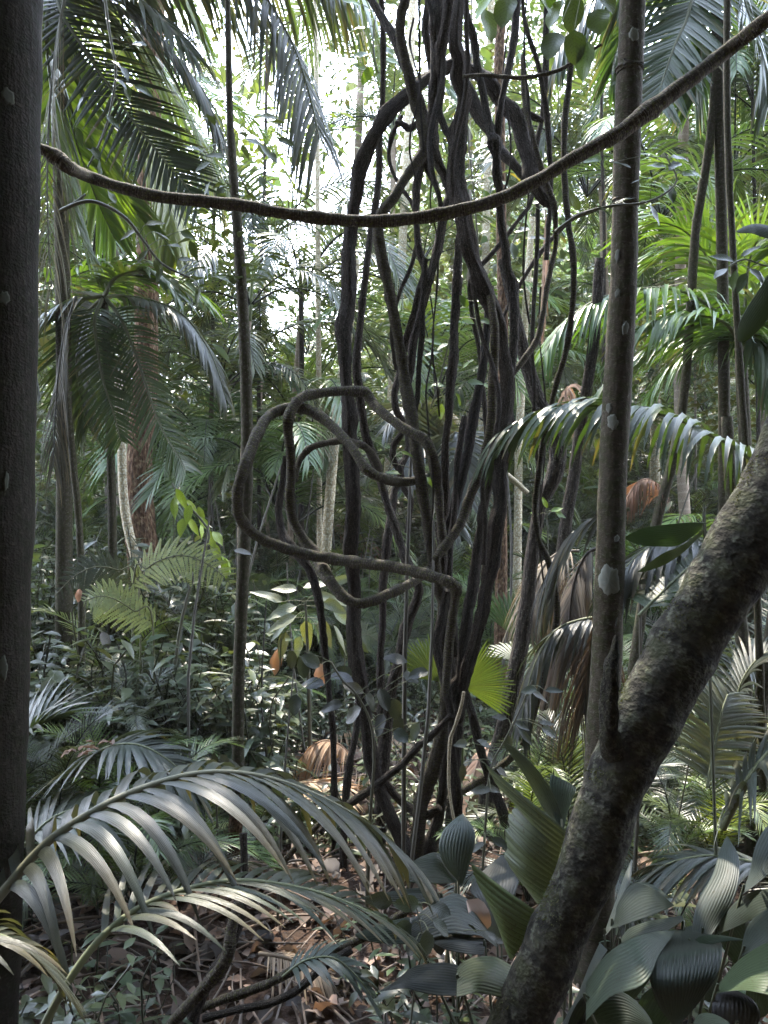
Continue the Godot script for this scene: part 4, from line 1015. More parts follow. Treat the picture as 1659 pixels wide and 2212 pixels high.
	# grey glossy fronds seen between the lianas
	fronds_of("glossy_palm", "low palm with silvery drooping fronds seen between the lianas", [955, 1010, 6.6, 0], [
		[[[950, 985], [925, 915], [895, 880], [862, 885], [835, 920]], 6.6, 6.2, {"n": 46, "len": 0.46, "wid": 0.026, "col": Color(0.05, 0.06, 0.05), "droop": 1.1, "lift": 0.2}, true],
		[[[965, 985], [985, 930], [1000, 950], [1010, 1020], [1012, 1080]], 6.6, 6.1, {"n": 50, "len": 0.42, "wid": 0.024, "col": Color(0.05, 0.06, 0.05), "droop": 0.4, "up": Vector3(0, 0.5, 1)}, true],
		[[[940, 1000], [915, 965], [892, 985], [880, 1040]], 6.4, 6.0, {"n": 44, "len": 0.36, "wid": 0.024, "col": Color(0.045, 0.055, 0.045), "droop": 0.8}, true],
		[[[945, 1030], [950, 1065], [975, 1120], [990, 1150]], 6.4, 6.2, {"n": 40, "len": 0.34, "wid": 0.024, "col": Color(0.045, 0.055, 0.045), "droop": 0.8}, true],
		[[[975, 1000], [1010, 965], [1050, 990], [1075, 1050]], 6.8, 6.8, {"n": 40, "len": 0.4, "wid": 0.026, "col": mid, "droop": 1.0}, true]])
	# whole palms further off: [label, crown x, crown y, depth, trunk radius px, frond length, count, tint, bark]
	var far := [
		["ringed pink grey palm trunk with a spray of fronds, right of the upright trunk", 1478, 215, 9.0, 12, 1.5, 9, Color(0.06, 0.10, 0.04), "palm_bark"],
		["tall ringed palm in the bright gap left of the tangle", 784, 70, 13.0, 9, 2.3, 11, Color(0.07, 0.10, 0.05), "palm_bark"],
		["palm with a white shining crown in the middle of the bright gap", 850, 300, 12.5, 7, 1.6, 9, Color(0.08, 0.11, 0.07), "palm_bark"],
		["low palm with grey arching fronds under the bright gap", 650, 670, 9.2, 6, 1.7, 9, Color(0.06, 0.075, 0.05), "palm_bark"],
		["short palm in front of the slope left of the thin dark trunk", 575, 560, 10.5, 4, 1.8, 9, Color(0.06, 0.08, 0.05), "palm_bark"],
		["bright palm high on the slope right of the crossing lianas", 1110, 330, 14.0, 7, 2.0, 10, Color(0.09, 0.14, 0.05), "palm_bark"],
		["silvery palm shining behind the upright lichened trunk", 1300, 400, 10.0, 8, 1.5, 10, Color(0.06, 0.085, 0.055), "palm_bark"],
		["palm on the slope between the ringed palm and the right edge", 1600, 430, 11.0, 7, 1.7, 10, Color(0.07, 0.11, 0.045), "palm_bark"],
		["low bushy palm on the litter slope right of the elbowed trunk", 1260, 1040, 8.0, 0, 1.1, 8, Color(0.045, 0.06, 0.035), "palm_bark"],
		["low palm with fresh leaves behind the drooping frond at right", 1450, 940, 7.0, 0, 1.2, 8, Color(0.05, 0.085, 0.03), "palm_bark"],
		["stemless palm in the shade behind the loops", 590, 1290, 7.5, 0, 0.9, 7, Color(0.045, 0.055, 0.035), "palm_bark"],
		["stemless palm in the gloom left of the red brown trunk", 200, 1130, 7.5, 0, 0.9, 7, Color(0.035, 0.045, 0.028), "palm_bark"],
		["palm crown half hidden behind the thin dark trunk", 540, 690, 7.6, 4, 1.3, 8, Color(0.05, 0.065, 0.04), "palm_bark"],
		["tall palm on the hillside above the silvery fronds", 960, 760, 16.0, 6, 1.9, 9, Color(0.06, 0.085, 0.05), "palm_bark"],
		["small palm under the leaning trunk at the right edge", 1640, 1320, 4.6, 0, 1.0, 8, Color(0.045, 0.06, 0.04), "palm_bark"]]
	for f in far:
		var top := at(f[1], f[2], f[3])
		var x: float = top.x + rng.randf_range(-.1, .1) * f[3] * 0.15
		var foot := Vector3(x, ground_y(x, top.z), top.z)
		if f[4] == 0: 
			foot = Vector3(top.x, ground_y(top.x, top.z), top.z)
			top = foot + Vector3(0, 0.12, 0)
		palm(f[0], foot, top, f[4] / FOCAL * f[3], f[5], f[6], f[7], f[8], "", [0, 0, 1, 2] if f[4] > 0 else [1, 3, 3, 0], f[4] > 0)

func near_fronds() -> void:
	var sheen := Color(0.055, 0.065, 0.05)
	# [the big one across the lower left]
	var r := rach([[-60, 2010], [0, 1935], [100, 1822], [210, 1748], [310, 1702], [420, 1672], [520, 1670], [620, 1692], [720, 1735], [800, 1785], [868, 1842]], 1.68, 2.2, 0.012)
	frond_thing("palm_frond", "big arching frond of broad shining leaflets across the lower left", "palm frond", r,
		fp({"n": 27, "len": 0.42, "wid": 0.031, "cols": 5, "rows": 9, "mat": M.frond_near, "col": sheen, "droop": 1.5, "ang0": 70, "ang1": 32, "lift": 0.22, "from": 0.07, "fold": 0.22, "broken": 0.02, "brown": 0.5, "rcol": Color(0.10, 0.10, 0.06)}))
	r = rach([[60, 2290], [130, 2150], [210, 2035], [300, 1962], [400, 1922], [500, 1903], [600, 1910], [700, 1932], [800, 1972], [850, 2000]], 1.5, 1.9, 0.009)
	frond_thing("palm_frond", "olive frond with ragged leaflets arching below the big shining one", "palm frond", r,
		fp({"n": 26, "len": 0.25, "wid": 0.018, "cols": 5, "rows": 8, "mat": M.frond_near, "col": Color(0.045, 0.06, 0.032), "droop": 1.0, "ang0": 62, "ang1": 26, "lift": 0.3, "from": 0.25, "broken": 0.15, "brown": 0.5}))
	r = rach([[-190, 2130], [-110, 2050], [-40, 2020], [20, 2030], [80, 2070], [130, 2130]], 1.35, 1.5, 0.007)
	frond_thing("palm_frond", "pale frond poking in at the bottom left corner", "palm frond", r,
		fp({"n": 20, "len": 0.17, "wid": 0.015, "cols": 5, "rows": 7, "mat": M.frond_near, "col": Color(0.06, 0.065, 0.042), "droop": 1.1, "ang0": 55, "ang1": 20, "lift": 0.25, "broken": 0.1}))
	r = rach([[150, 1680], [190, 1640], [240, 1612], [300, 1610], [360, 1640], [415, 1690]], 3.1, 3.0, 0.008)
	frond_thing("palm_frond", "fan like frond with a bluish sheen and dead leaf scraps on it", "palm frond", r,
		fp({"n": 30, "len": 0.34, "wid": 0.028, "rows": 6, "mat": M.frond_near, "col": Color(0.05, 0.065, 0.05), "droop": 0.9, "ang0": 80, "ang1": 25, "lift": 0.25, "from": 0.02}))
	r = rach([[-20, 1700], [20, 1640], [60, 1590], [95, 1560], [130, 1550]], 3.4, 3.5, 0.008)
	frond_thing("palm_frond", "frond spreading beside the left trunk behind the bluish one", "palm frond", r,
		fp({"n": 28, "len": 0.42, "wid": 0.028, "rows": 6, "mat": M.frond_near, "col": Color(0.05, 0.07, 0.04), "droop": 0.8, "ang0": 75, "ang1": 20, "lift": 0.4}))
	r = rach([[40, 1840], [110, 1770], [190, 1745], [270, 1765], [340, 1810]], 2.7, 2.9, 0.007)
	frond_thing("palm_frond", "shaded frond underneath the big shining one at left", "palm frond", r,
		fp({"n": 26, "len": 0.36, "wid": 0.022, "rows": 6, "mat": M.frond_near, "col": Color(0.04, 0.055, 0.03), "droop": 1.0, "ang0": 70, "ang1": 25}))
	# drooping frond across the right middle
	r = rach([[1690, 1080], [1640, 1010], [1580, 962], [1531, 938], [1456, 903], [1356, 881], [1256, 877], [1180, 895], [1120, 925], [1080, 965]], 2.9, 3.25, 0.010)
	frond_thing("palm_frond", "long frond bending left behind the upright trunk with leaflets hanging like a curtain", "palm frond", r,
		fp({"n": 46, "len": 0.42, "wid": 0.026, "rows": 7, "mat": M.frond_near, "col": Color(0.045, 0.08, 0.025), "droop": 2.2, "ang0": 68, "ang1": 35, "lift": 0.45, "from": 0.12}))
	r = rach([[1600, 1185], [1520, 1168], [1450, 1165], [1390, 1190], [1330, 1250]], 2.75, 2.7, 0.009)
	frond_thing("palm_frond", "frond of stiff grey leaflets hanging between the upright and the leaning trunk", "palm frond", r,
		fp({"n": 30, "len": 0.34, "wid": 0.024, "rows": 6, "mat": M.frond_near, "col": Color(0.04, 0.05, 0.04), "droop": 1.7, "ang0": 66, "ang1": 35, "lift": 0.15}))
	r = rach([[1360, 1100], [1300, 1115], [1250, 1150], [1215, 1210], [1190, 1290]], 3.0, 3.1, 0.008)
	frond_thing("palm_frond", "silvery frond drooping left of the upright trunk", "palm frond", r,
		fp({"n": 26, "len": 0.32, "wid": 0.024, "rows": 7, "mat": M.frond_near, "col": Color(0.07, 0.075, 0.065), "droop": 1.8, "ang0": 50, "ang1": 22, "lift": 0.3}))
	r = rach([[1320, 1335], [1262, 1338], [1202, 1362], [1160, 1425], [1136, 1505], [1126, 1570]], 3.25, 3.1, 0.009)
	frond_thing("palm_frond", "dull frond folding down beside the elbowed black trunk", "palm frond", r,
		fp({"n": 28, "len": 0.26, "wid": 0.020, "rows": 6, "mat": M.frond_near, "col": Color(0.045, 0.055, 0.042), "droop": 1.8, "ang0": 40, "ang1": 18, "lift": 0.1}))
	r = rach([[1528, 1700], [1536, 1650], [1548, 1590], [1560, 1535], [1572, 1500]], 2.9, 3.05, 0.006)
	frond_thing("palm_frond", "flat feather shaped frond facing the viewer right of the leaning trunk", "palm frond", r,
		fp({"n": 32, "len": 0.20, "wid": 0.014, "rows": 6, "mat": M.frond_near, "col": Color(0.17, 0.19, 0.14), "droop": 0.5, "ang0": 68, "ang1": 40, "lift": 0.0, "up": Vector3(-0.1, 0.5, 1)}))
	r = rach([[1560, 1790], [1620, 1680], [1680, 1610], [1750, 1570], [1830, 1600]], 1.8, 1.7, 0.009)
	frond_thing("palm_frond", "frond with bluish leaflets curving in from the right edge", "palm frond", r,
		fp({"n": 22, "len": 0.24, "wid": 0.022, "cols": 5, "rows": 7, "mat": M.frond_near, "col": Color(0.05, 0.065, 0.055), "droop": 1.3, "ang0": 65, "ang1": 30, "lift": 0.3}))
	r = rach([[1680, 1880], [1600, 1858], [1520, 1850], [1440, 1868], [1385, 1905]], 2.35, 2.5, 0.008)
	frond_thing("palm_frond", "low frond lying above the pleated leaves at lower right", "palm frond", r,
		fp({"n": 28, "len": 0.26, "wid": 0.022, "cols": 5, "rows": 6, "mat": M.frond_near, "col": Color(0.06, 0.075, 0.06), "droop": 1.2, "ang0": 60, "ang1": 25, "lift": 0.2}))
	r = rach([[1380, 1330], [1440, 1270], [1500, 1215], [1560, 1165]], 2.45, 2.6, 0.007)
	frond_thing("palm_frond", "dim frond tucked behind the upper side of the leaning trunk", "palm frond", r,
		fp({"n": 26, "len": 0.26, "wid": 0.02, "rows": 6, "mat": M.frond_near, "col": Color(0.035, 0.055, 0.025), "droop": 1.2, "ang0": 62, "ang1": 30}))
	r = rach([[1600, 1640], [1590, 1560], [1600, 1480], [1640, 1420], [1700, 1390]], 3.3, 3.3, 0.007)
	frond_thing("palm_frond", "shaded frond behind the two low trunks at the right edge", "palm frond", r,
		fp({"n": 30, "len": 0.28, "wid": 0.016, "rows": 6, "mat": M.frond_near, "col": Color(0.05, 0.06, 0.045), "droop": 0.8, "ang0": 66, "ang1": 30}))
	# small seedlings near the bottom
	r = rach([[610, 2110], [660, 2075], [720, 2070], [770, 2110], [800, 2150]], 2.2, 2.2, 0.004)
	frond_thing("palm_frond", "small bluish seedling frond low in the litter left of the leaning trunk", "palm frond", r,
		fp({"n": 14, "len": 0.14, "wid": 0.018, "rows": 5, "mat": M.frond_near, "col": Color(0.04, 0.065, 0.05), "droop": 0.9}))

# ---------------------------------------------------------------- undivided palm leaves with pleats at lower right
func blade_line(pts: Array, d0: float, d1: float) -> Array:
	return rach(pts, d0, d1, 0.0, 0.0)

func pleated_plants() -> void:
	var g := Color(0.075, 0.092, 0.06)
	var k := Color(0.042, 0.055, 0.042)
	# [plant label, base, [[blade points, d0, d1, width m, facing, colour, shape, ragged, ribs], ...]]
	var plants := [
		["pleated palm with tall jagged pale leaves left of the leaning trunk", [1220, 1900, 2.15], [
			[[[1213, 1800], [1185, 1735], [1145, 1668], [1090, 1603]], 2.25, 2.3, 0.075, Vector3(-0.5, 0.4, 0.8), Color(0.07, 0.085, 0.065), 0, 0.10, 5],
			[[[1214, 1802], [1212, 1755], [1217, 1710], [1222, 1685]], 2.24, 2.3, 0.085, Vector3(0.2, 0.3, 0.9), Color(0.05, 0.07, 0.052), 1, 0.04, 6]]],
		["plant with big dark undivided leaves at the right edge above the leaning trunk", [1700, 900, 2.6], [
			[[[1700, 560], [1660, 640], [1620, 700], [1598, 740]], 2.5, 2.6, 0.12, Vector3(-0.3, 0.3, 1), Color(0.02, 0.035, 0.018), 0, 0.0, 7],
			[[[1720, 520], [1670, 500], [1630, 490], [1590, 500]], 2.5, 2.6, 0.10, Vector3(-0.1, 0.7, 1), Color(0.02, 0.035, 0.018), 0, 0.0, 7]]]]
	for q in plants:
		var b := at(q[1][0], q[1][1], q[1][2])
		var o := thing("pleated_plant", q[0], "plant", Vector3(b.x, ground_y(b.x, b.z), b.z))
		for f in q[2]:
			var line := blade_line(f[0], f[1], f[2])
			pleated(o, line, f[3], f[4], f[8] + 5, f[5], f[7], f[6])
			var m := MB.new()
			var p0: Vector3 = line[0][0]
			var dir: Vector3 = (line[1][0] - p0).normalized()
			tube(m, [[p0 + dir * 0.04, 0.003], [p0 - dir * 0.05, 0.0035], [p0.lerp(Vector3(o.position.x, o.position.y, o.position.z), 0.5) - dir * 0.05, 0.005], [o.position - Vector3(0, 0.05, 0), 0.007]], 6, Color(0.06, 0.065, 0.03), 0.0, 0, 0, 0, 4)
			part("leaf_stalk", m, M.stem, o)
		if q[0].begins_with("pleated palm"):
			ribbed(o, [[1222, 1792], [1200, 1880], [1166, 1955]], [[1044, 1646], [1066, 1690], [1112, 1738], [1094, 1768], [1098, 1782], [1090, 1790], [1093, 1836], [1086, 1846], [1108, 1884], [1160, 1950]], 2.06, 2.16, 17, Vector3(-0.4, 0.35, 0.85), g)
			ribbed(o, [[1165, 1972], [1140, 2020], [1104, 2075]], [[1013, 1860], [1028, 1905], [1052, 1948], [1072, 1990], [1092, 2040]], 1.98, 2.05, 11, Vector3(-0.45, 0.3, 0.8), Color(0.085, 0.11, 0.05))
	var sheets := [
		["pleated plant with two rounded lobes at the foot of the tangle", [990, 1935, 2.5], [
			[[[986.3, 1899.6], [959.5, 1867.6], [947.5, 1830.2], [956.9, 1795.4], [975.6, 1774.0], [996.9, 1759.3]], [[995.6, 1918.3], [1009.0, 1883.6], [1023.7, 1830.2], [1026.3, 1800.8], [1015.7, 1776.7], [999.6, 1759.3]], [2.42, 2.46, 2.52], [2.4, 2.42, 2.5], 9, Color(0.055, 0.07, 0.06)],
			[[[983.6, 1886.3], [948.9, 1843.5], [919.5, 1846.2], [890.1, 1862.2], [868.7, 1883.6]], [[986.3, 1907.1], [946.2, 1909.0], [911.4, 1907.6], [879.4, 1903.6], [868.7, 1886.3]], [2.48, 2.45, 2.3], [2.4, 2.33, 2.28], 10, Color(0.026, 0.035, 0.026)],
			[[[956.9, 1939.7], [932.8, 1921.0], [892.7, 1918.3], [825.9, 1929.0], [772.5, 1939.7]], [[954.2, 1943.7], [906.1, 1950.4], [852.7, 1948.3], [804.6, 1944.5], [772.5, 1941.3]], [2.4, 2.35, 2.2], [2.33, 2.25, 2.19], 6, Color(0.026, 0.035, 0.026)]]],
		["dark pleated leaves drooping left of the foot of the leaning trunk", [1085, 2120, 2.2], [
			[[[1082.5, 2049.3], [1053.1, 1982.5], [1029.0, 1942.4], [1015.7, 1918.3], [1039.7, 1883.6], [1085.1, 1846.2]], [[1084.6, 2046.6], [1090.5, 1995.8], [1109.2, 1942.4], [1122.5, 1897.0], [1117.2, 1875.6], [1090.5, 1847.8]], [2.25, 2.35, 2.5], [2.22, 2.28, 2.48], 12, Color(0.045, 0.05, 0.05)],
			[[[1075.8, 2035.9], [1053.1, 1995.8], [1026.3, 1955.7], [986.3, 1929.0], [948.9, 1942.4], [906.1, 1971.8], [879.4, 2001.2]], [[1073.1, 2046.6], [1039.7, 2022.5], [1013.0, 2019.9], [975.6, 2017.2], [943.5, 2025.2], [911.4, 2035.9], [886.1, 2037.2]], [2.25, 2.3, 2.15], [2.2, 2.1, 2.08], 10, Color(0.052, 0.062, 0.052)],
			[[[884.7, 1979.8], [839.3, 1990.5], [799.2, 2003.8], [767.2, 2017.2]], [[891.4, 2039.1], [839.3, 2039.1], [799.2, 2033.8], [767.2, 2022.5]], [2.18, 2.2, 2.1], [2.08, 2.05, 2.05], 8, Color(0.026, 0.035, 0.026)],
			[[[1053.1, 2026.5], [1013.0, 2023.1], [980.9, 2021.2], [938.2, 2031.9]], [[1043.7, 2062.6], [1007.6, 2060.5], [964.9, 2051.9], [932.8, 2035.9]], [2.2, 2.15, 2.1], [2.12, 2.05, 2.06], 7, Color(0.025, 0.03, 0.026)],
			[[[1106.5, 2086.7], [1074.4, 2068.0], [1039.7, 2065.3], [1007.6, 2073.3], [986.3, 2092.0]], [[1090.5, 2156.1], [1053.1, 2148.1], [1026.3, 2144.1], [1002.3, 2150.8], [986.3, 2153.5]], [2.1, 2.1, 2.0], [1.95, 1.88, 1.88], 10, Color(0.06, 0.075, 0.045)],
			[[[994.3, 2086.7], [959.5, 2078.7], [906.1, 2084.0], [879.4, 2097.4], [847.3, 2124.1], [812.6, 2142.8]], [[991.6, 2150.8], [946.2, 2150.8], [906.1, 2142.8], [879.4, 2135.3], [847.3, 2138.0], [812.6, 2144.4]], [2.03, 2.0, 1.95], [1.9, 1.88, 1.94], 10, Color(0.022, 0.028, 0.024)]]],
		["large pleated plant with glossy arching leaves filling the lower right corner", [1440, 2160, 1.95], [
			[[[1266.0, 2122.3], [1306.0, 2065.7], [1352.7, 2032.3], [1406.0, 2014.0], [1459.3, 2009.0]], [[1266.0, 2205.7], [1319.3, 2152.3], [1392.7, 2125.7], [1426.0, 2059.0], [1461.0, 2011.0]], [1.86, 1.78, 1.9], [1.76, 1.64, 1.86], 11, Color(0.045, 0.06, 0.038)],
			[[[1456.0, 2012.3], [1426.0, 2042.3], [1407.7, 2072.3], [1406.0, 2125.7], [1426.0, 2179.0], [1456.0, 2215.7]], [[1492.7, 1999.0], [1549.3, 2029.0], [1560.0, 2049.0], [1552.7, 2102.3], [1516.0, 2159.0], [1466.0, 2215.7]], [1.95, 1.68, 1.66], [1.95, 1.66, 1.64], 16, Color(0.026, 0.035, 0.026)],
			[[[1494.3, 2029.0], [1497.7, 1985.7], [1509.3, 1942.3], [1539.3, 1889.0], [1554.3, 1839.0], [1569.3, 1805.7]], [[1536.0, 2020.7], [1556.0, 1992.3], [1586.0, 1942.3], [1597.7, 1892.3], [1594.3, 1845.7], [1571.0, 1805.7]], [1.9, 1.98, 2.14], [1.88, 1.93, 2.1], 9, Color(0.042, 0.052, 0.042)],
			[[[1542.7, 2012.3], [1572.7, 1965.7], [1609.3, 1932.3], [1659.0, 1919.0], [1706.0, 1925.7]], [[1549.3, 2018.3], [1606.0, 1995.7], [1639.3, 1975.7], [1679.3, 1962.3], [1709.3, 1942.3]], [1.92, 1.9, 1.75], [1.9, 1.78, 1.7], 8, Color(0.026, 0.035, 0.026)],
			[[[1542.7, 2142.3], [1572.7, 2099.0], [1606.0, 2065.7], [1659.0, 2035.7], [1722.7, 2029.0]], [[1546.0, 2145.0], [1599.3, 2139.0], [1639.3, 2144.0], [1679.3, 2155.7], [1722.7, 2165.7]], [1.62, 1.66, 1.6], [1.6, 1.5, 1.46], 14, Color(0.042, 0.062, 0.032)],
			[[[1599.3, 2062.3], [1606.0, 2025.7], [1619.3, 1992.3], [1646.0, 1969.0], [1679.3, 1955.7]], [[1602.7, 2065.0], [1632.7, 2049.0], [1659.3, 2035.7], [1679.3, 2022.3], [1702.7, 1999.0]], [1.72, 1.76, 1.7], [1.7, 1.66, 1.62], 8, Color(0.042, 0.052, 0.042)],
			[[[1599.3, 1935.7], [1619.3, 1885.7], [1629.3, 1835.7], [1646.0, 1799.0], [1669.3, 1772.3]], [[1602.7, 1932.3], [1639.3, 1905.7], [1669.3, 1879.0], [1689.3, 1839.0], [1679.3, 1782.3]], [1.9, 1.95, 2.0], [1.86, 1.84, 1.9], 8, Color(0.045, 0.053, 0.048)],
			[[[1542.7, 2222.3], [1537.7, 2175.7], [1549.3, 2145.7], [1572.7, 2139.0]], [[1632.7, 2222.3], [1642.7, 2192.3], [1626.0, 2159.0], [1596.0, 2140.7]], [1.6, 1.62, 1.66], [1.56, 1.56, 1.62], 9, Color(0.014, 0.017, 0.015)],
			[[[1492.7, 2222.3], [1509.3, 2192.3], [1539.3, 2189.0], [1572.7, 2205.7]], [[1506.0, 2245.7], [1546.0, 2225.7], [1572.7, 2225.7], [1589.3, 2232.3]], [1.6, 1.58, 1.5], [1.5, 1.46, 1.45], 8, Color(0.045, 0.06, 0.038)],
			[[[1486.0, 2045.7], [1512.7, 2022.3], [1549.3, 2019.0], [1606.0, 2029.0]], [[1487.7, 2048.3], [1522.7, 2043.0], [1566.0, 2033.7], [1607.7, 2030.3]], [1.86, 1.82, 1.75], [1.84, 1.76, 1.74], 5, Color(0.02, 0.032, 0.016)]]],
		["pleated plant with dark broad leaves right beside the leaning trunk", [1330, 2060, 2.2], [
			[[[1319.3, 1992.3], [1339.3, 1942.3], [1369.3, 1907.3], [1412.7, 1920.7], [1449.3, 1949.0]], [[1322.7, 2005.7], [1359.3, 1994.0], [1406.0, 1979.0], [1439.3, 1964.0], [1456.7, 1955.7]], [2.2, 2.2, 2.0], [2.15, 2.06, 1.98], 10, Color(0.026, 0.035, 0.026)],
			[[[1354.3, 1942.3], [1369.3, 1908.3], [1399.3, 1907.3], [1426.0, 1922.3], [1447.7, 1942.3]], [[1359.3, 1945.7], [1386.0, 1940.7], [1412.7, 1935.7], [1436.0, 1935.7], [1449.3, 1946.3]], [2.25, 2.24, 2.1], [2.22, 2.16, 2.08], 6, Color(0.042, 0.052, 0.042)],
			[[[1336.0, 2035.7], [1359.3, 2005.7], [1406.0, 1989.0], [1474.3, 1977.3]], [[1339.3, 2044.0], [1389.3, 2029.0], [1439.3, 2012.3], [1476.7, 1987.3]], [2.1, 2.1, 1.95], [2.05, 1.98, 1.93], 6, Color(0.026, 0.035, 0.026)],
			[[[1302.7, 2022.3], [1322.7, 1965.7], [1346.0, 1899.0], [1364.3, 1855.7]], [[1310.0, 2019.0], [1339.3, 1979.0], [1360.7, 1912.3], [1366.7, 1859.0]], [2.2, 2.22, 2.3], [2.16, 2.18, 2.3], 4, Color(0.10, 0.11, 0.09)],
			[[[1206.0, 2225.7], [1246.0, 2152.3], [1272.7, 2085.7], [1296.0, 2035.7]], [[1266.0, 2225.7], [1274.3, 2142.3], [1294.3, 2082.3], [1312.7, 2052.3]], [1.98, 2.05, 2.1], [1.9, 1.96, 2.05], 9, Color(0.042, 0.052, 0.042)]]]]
	sheets.append(["dark green undivided leaf jutting left from behind the leaning trunk", [1560, 1300, 2.5], [
			[[[1522.7, 1129.3], [1489.3, 1128.0], [1439.3, 1132.7], [1389.3, 1140.0], [1351.0, 1159.3]], [[1523.3, 1134.0], [1499.3, 1156.0], [1466.0, 1177.3], [1426.0, 1180.0], [1382.7, 1177.3], [1351.0, 1164.7]], [2.22, 2.34, 2.55], [2.32, 2.46, 2.58], 9, Color(0.018, 0.036, 0.013)],
			[[[1519.3, 1142.7], [1499.3, 1159.3], [1466.0, 1181.0], [1432.7, 1194.3], [1399.3, 1217.7], [1377.7, 1234.3]], [[1522.7, 1149.3], [1506.0, 1164.3], [1476.0, 1193.3], [1439.3, 1217.7], [1406.0, 1230.7], [1377.7, 1236.7]], [2.24, 2.32, 2.46], [2.3, 2.4, 2.49], 6, Color(0.035, 0.055, 0.018)]]])
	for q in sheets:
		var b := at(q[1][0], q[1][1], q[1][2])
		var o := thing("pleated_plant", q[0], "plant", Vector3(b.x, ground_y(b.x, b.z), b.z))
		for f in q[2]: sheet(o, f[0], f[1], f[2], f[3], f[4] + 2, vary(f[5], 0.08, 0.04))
	for q in [[[1290, 2230], [1330, 2150], [1380, 2090], [1440, 2070], 2.15], [[1560, 2160], [1500, 2100], [1450, 2075], [1400, 2100], 2.1], [[1640, 2110], [1600, 2040], [1560, 1990], [1500, 1975], 2.2], [[1380, 2240], [1420, 2180], [1440, 2120], [1430, 2060], 2.05], [[1640, 2200], [1650, 2120], [1640, 2050], [1610, 1990], 2.0], [[1240, 2240], [1290, 2190], [1350, 2180], [1410, 2215], 1.95]]:
		var first: Node3D = get_node("pleated_plant_%03d" % (used["pleated_plant"] - 3))
		pleated(first, rach(q.slice(0, 4), q[4], q[4] - 0.1, 0, 0), 0.14, Vector3(rng.randf_range(-.4, .4), 0.6, 0.7), 12, vary(Color(0.028, 0.042, 0.026), 0.2, 0.05))
	fan_palm("fan palm with a glowing yellow green fan right of the main post", 3.75, [
		[998, 1484, 118, -62, 34, 24, Color(0.11, 0.165, 0.035), Vector3(0.1, 0.1, 1)],
		[948, 1472, 112, -172, -78, 22, Color(0.14, 0.21, 0.035), Vector3(0, 0.3, 1)]])
	fan_palm("green fan palm with open pointed fingers behind the bundle of lianas", 4.6, [
		[1106, 1372, 108, -140, -40, 15, Color(0.06, 0.12, 0.03), Vector3(0, 0.4, 1)],
		[1120, 1430, 90, -160, -20, 18, Color(0.10, 0.14, 0.07), Vector3(0, 0.9, 0.5)]])
	fan_palm("low pale fan palm at the foot of the tangle, behind the black bough", 4.2, [
		[880, 1815, 70, -150, -10, 18, Color(0.09, 0.13, 0.05), Vector3(0, 0.7, 0.8)],
		[905, 1850, 60, -170, -60, 14, Color(0.08, 0.12, 0.05), Vector3(0, 0.8, 0.6)]])

# fans: [hub x, hub y, reach px, from angle, to angle (degrees, 0 = right, -90 = up), segments, colour, facing]
func fan_palm(label: String, d: float, fans: Array) -> void:
	var hub0 := at(fans[0][0], fans[0][1], d)
	var foot := Vector3(hub0.x - 0.05, ground_y(hub0.x, hub0.z), hub0.z - 0.1)
	var o := thing("fan_palm", label, "palm", foot)
	for f in fans:
		var hub := at(f[0], f[1], d)
		var m := MB.new()
		tube(m, [[hub, 0.004], [hub.lerp(foot, 0.5) + Vector3(0.03, 0, 0), 0.005], [foot - Vector3(0, .05, 0), 0.008]], 6, Color(0.08, 0.11, 0.03), 0.0, 0, 0, 0, 4)
		part("leaf_stalk", m, M.stem, o)
		var n: int = f[5]
		var reach: float = f[2] / FOCAL * d
		var face: Vector3 = f[7].normalized()
		var right := Vector3.RIGHT - face * face.x
		right = right.normalized()
		var upw := face.cross(right)
		for k in n:
			var a := deg_to_rad(-lerpf(f[3], f[4], (k + 0.5) / n))
			var dir := right * cos(a) + upw * sin(a)
			var side := dir.cross(face)
			var L := reach * rng.randf_range(0.9, 1.06)
			var sw := reach * tan(deg_to_rad((f[4] - f[3]) / n) * 0.5)
			var c := PackedVector3Array(); var w := PackedVector3Array(); var h := PackedFloat32Array()
			for i in 6:
				var t := i / 5.0
				c.append(hub + dir * L * t - face * 0.10 * L * t * t + Vector3.DOWN * 0.05 * L * t * t * t)
				w.append(side)
				h.append(maxf(0.0015, sw * 1.0 * t * (1.0 if t < 0.75 else (1.0 - (t - 0.75) * 3.4))))
			var s := MB.new()
			strip(s, c, w, h, 0.75, 3, vary(f[6], 0.14, 0.05))
			part("leaf_segment", s, M.fan, o)

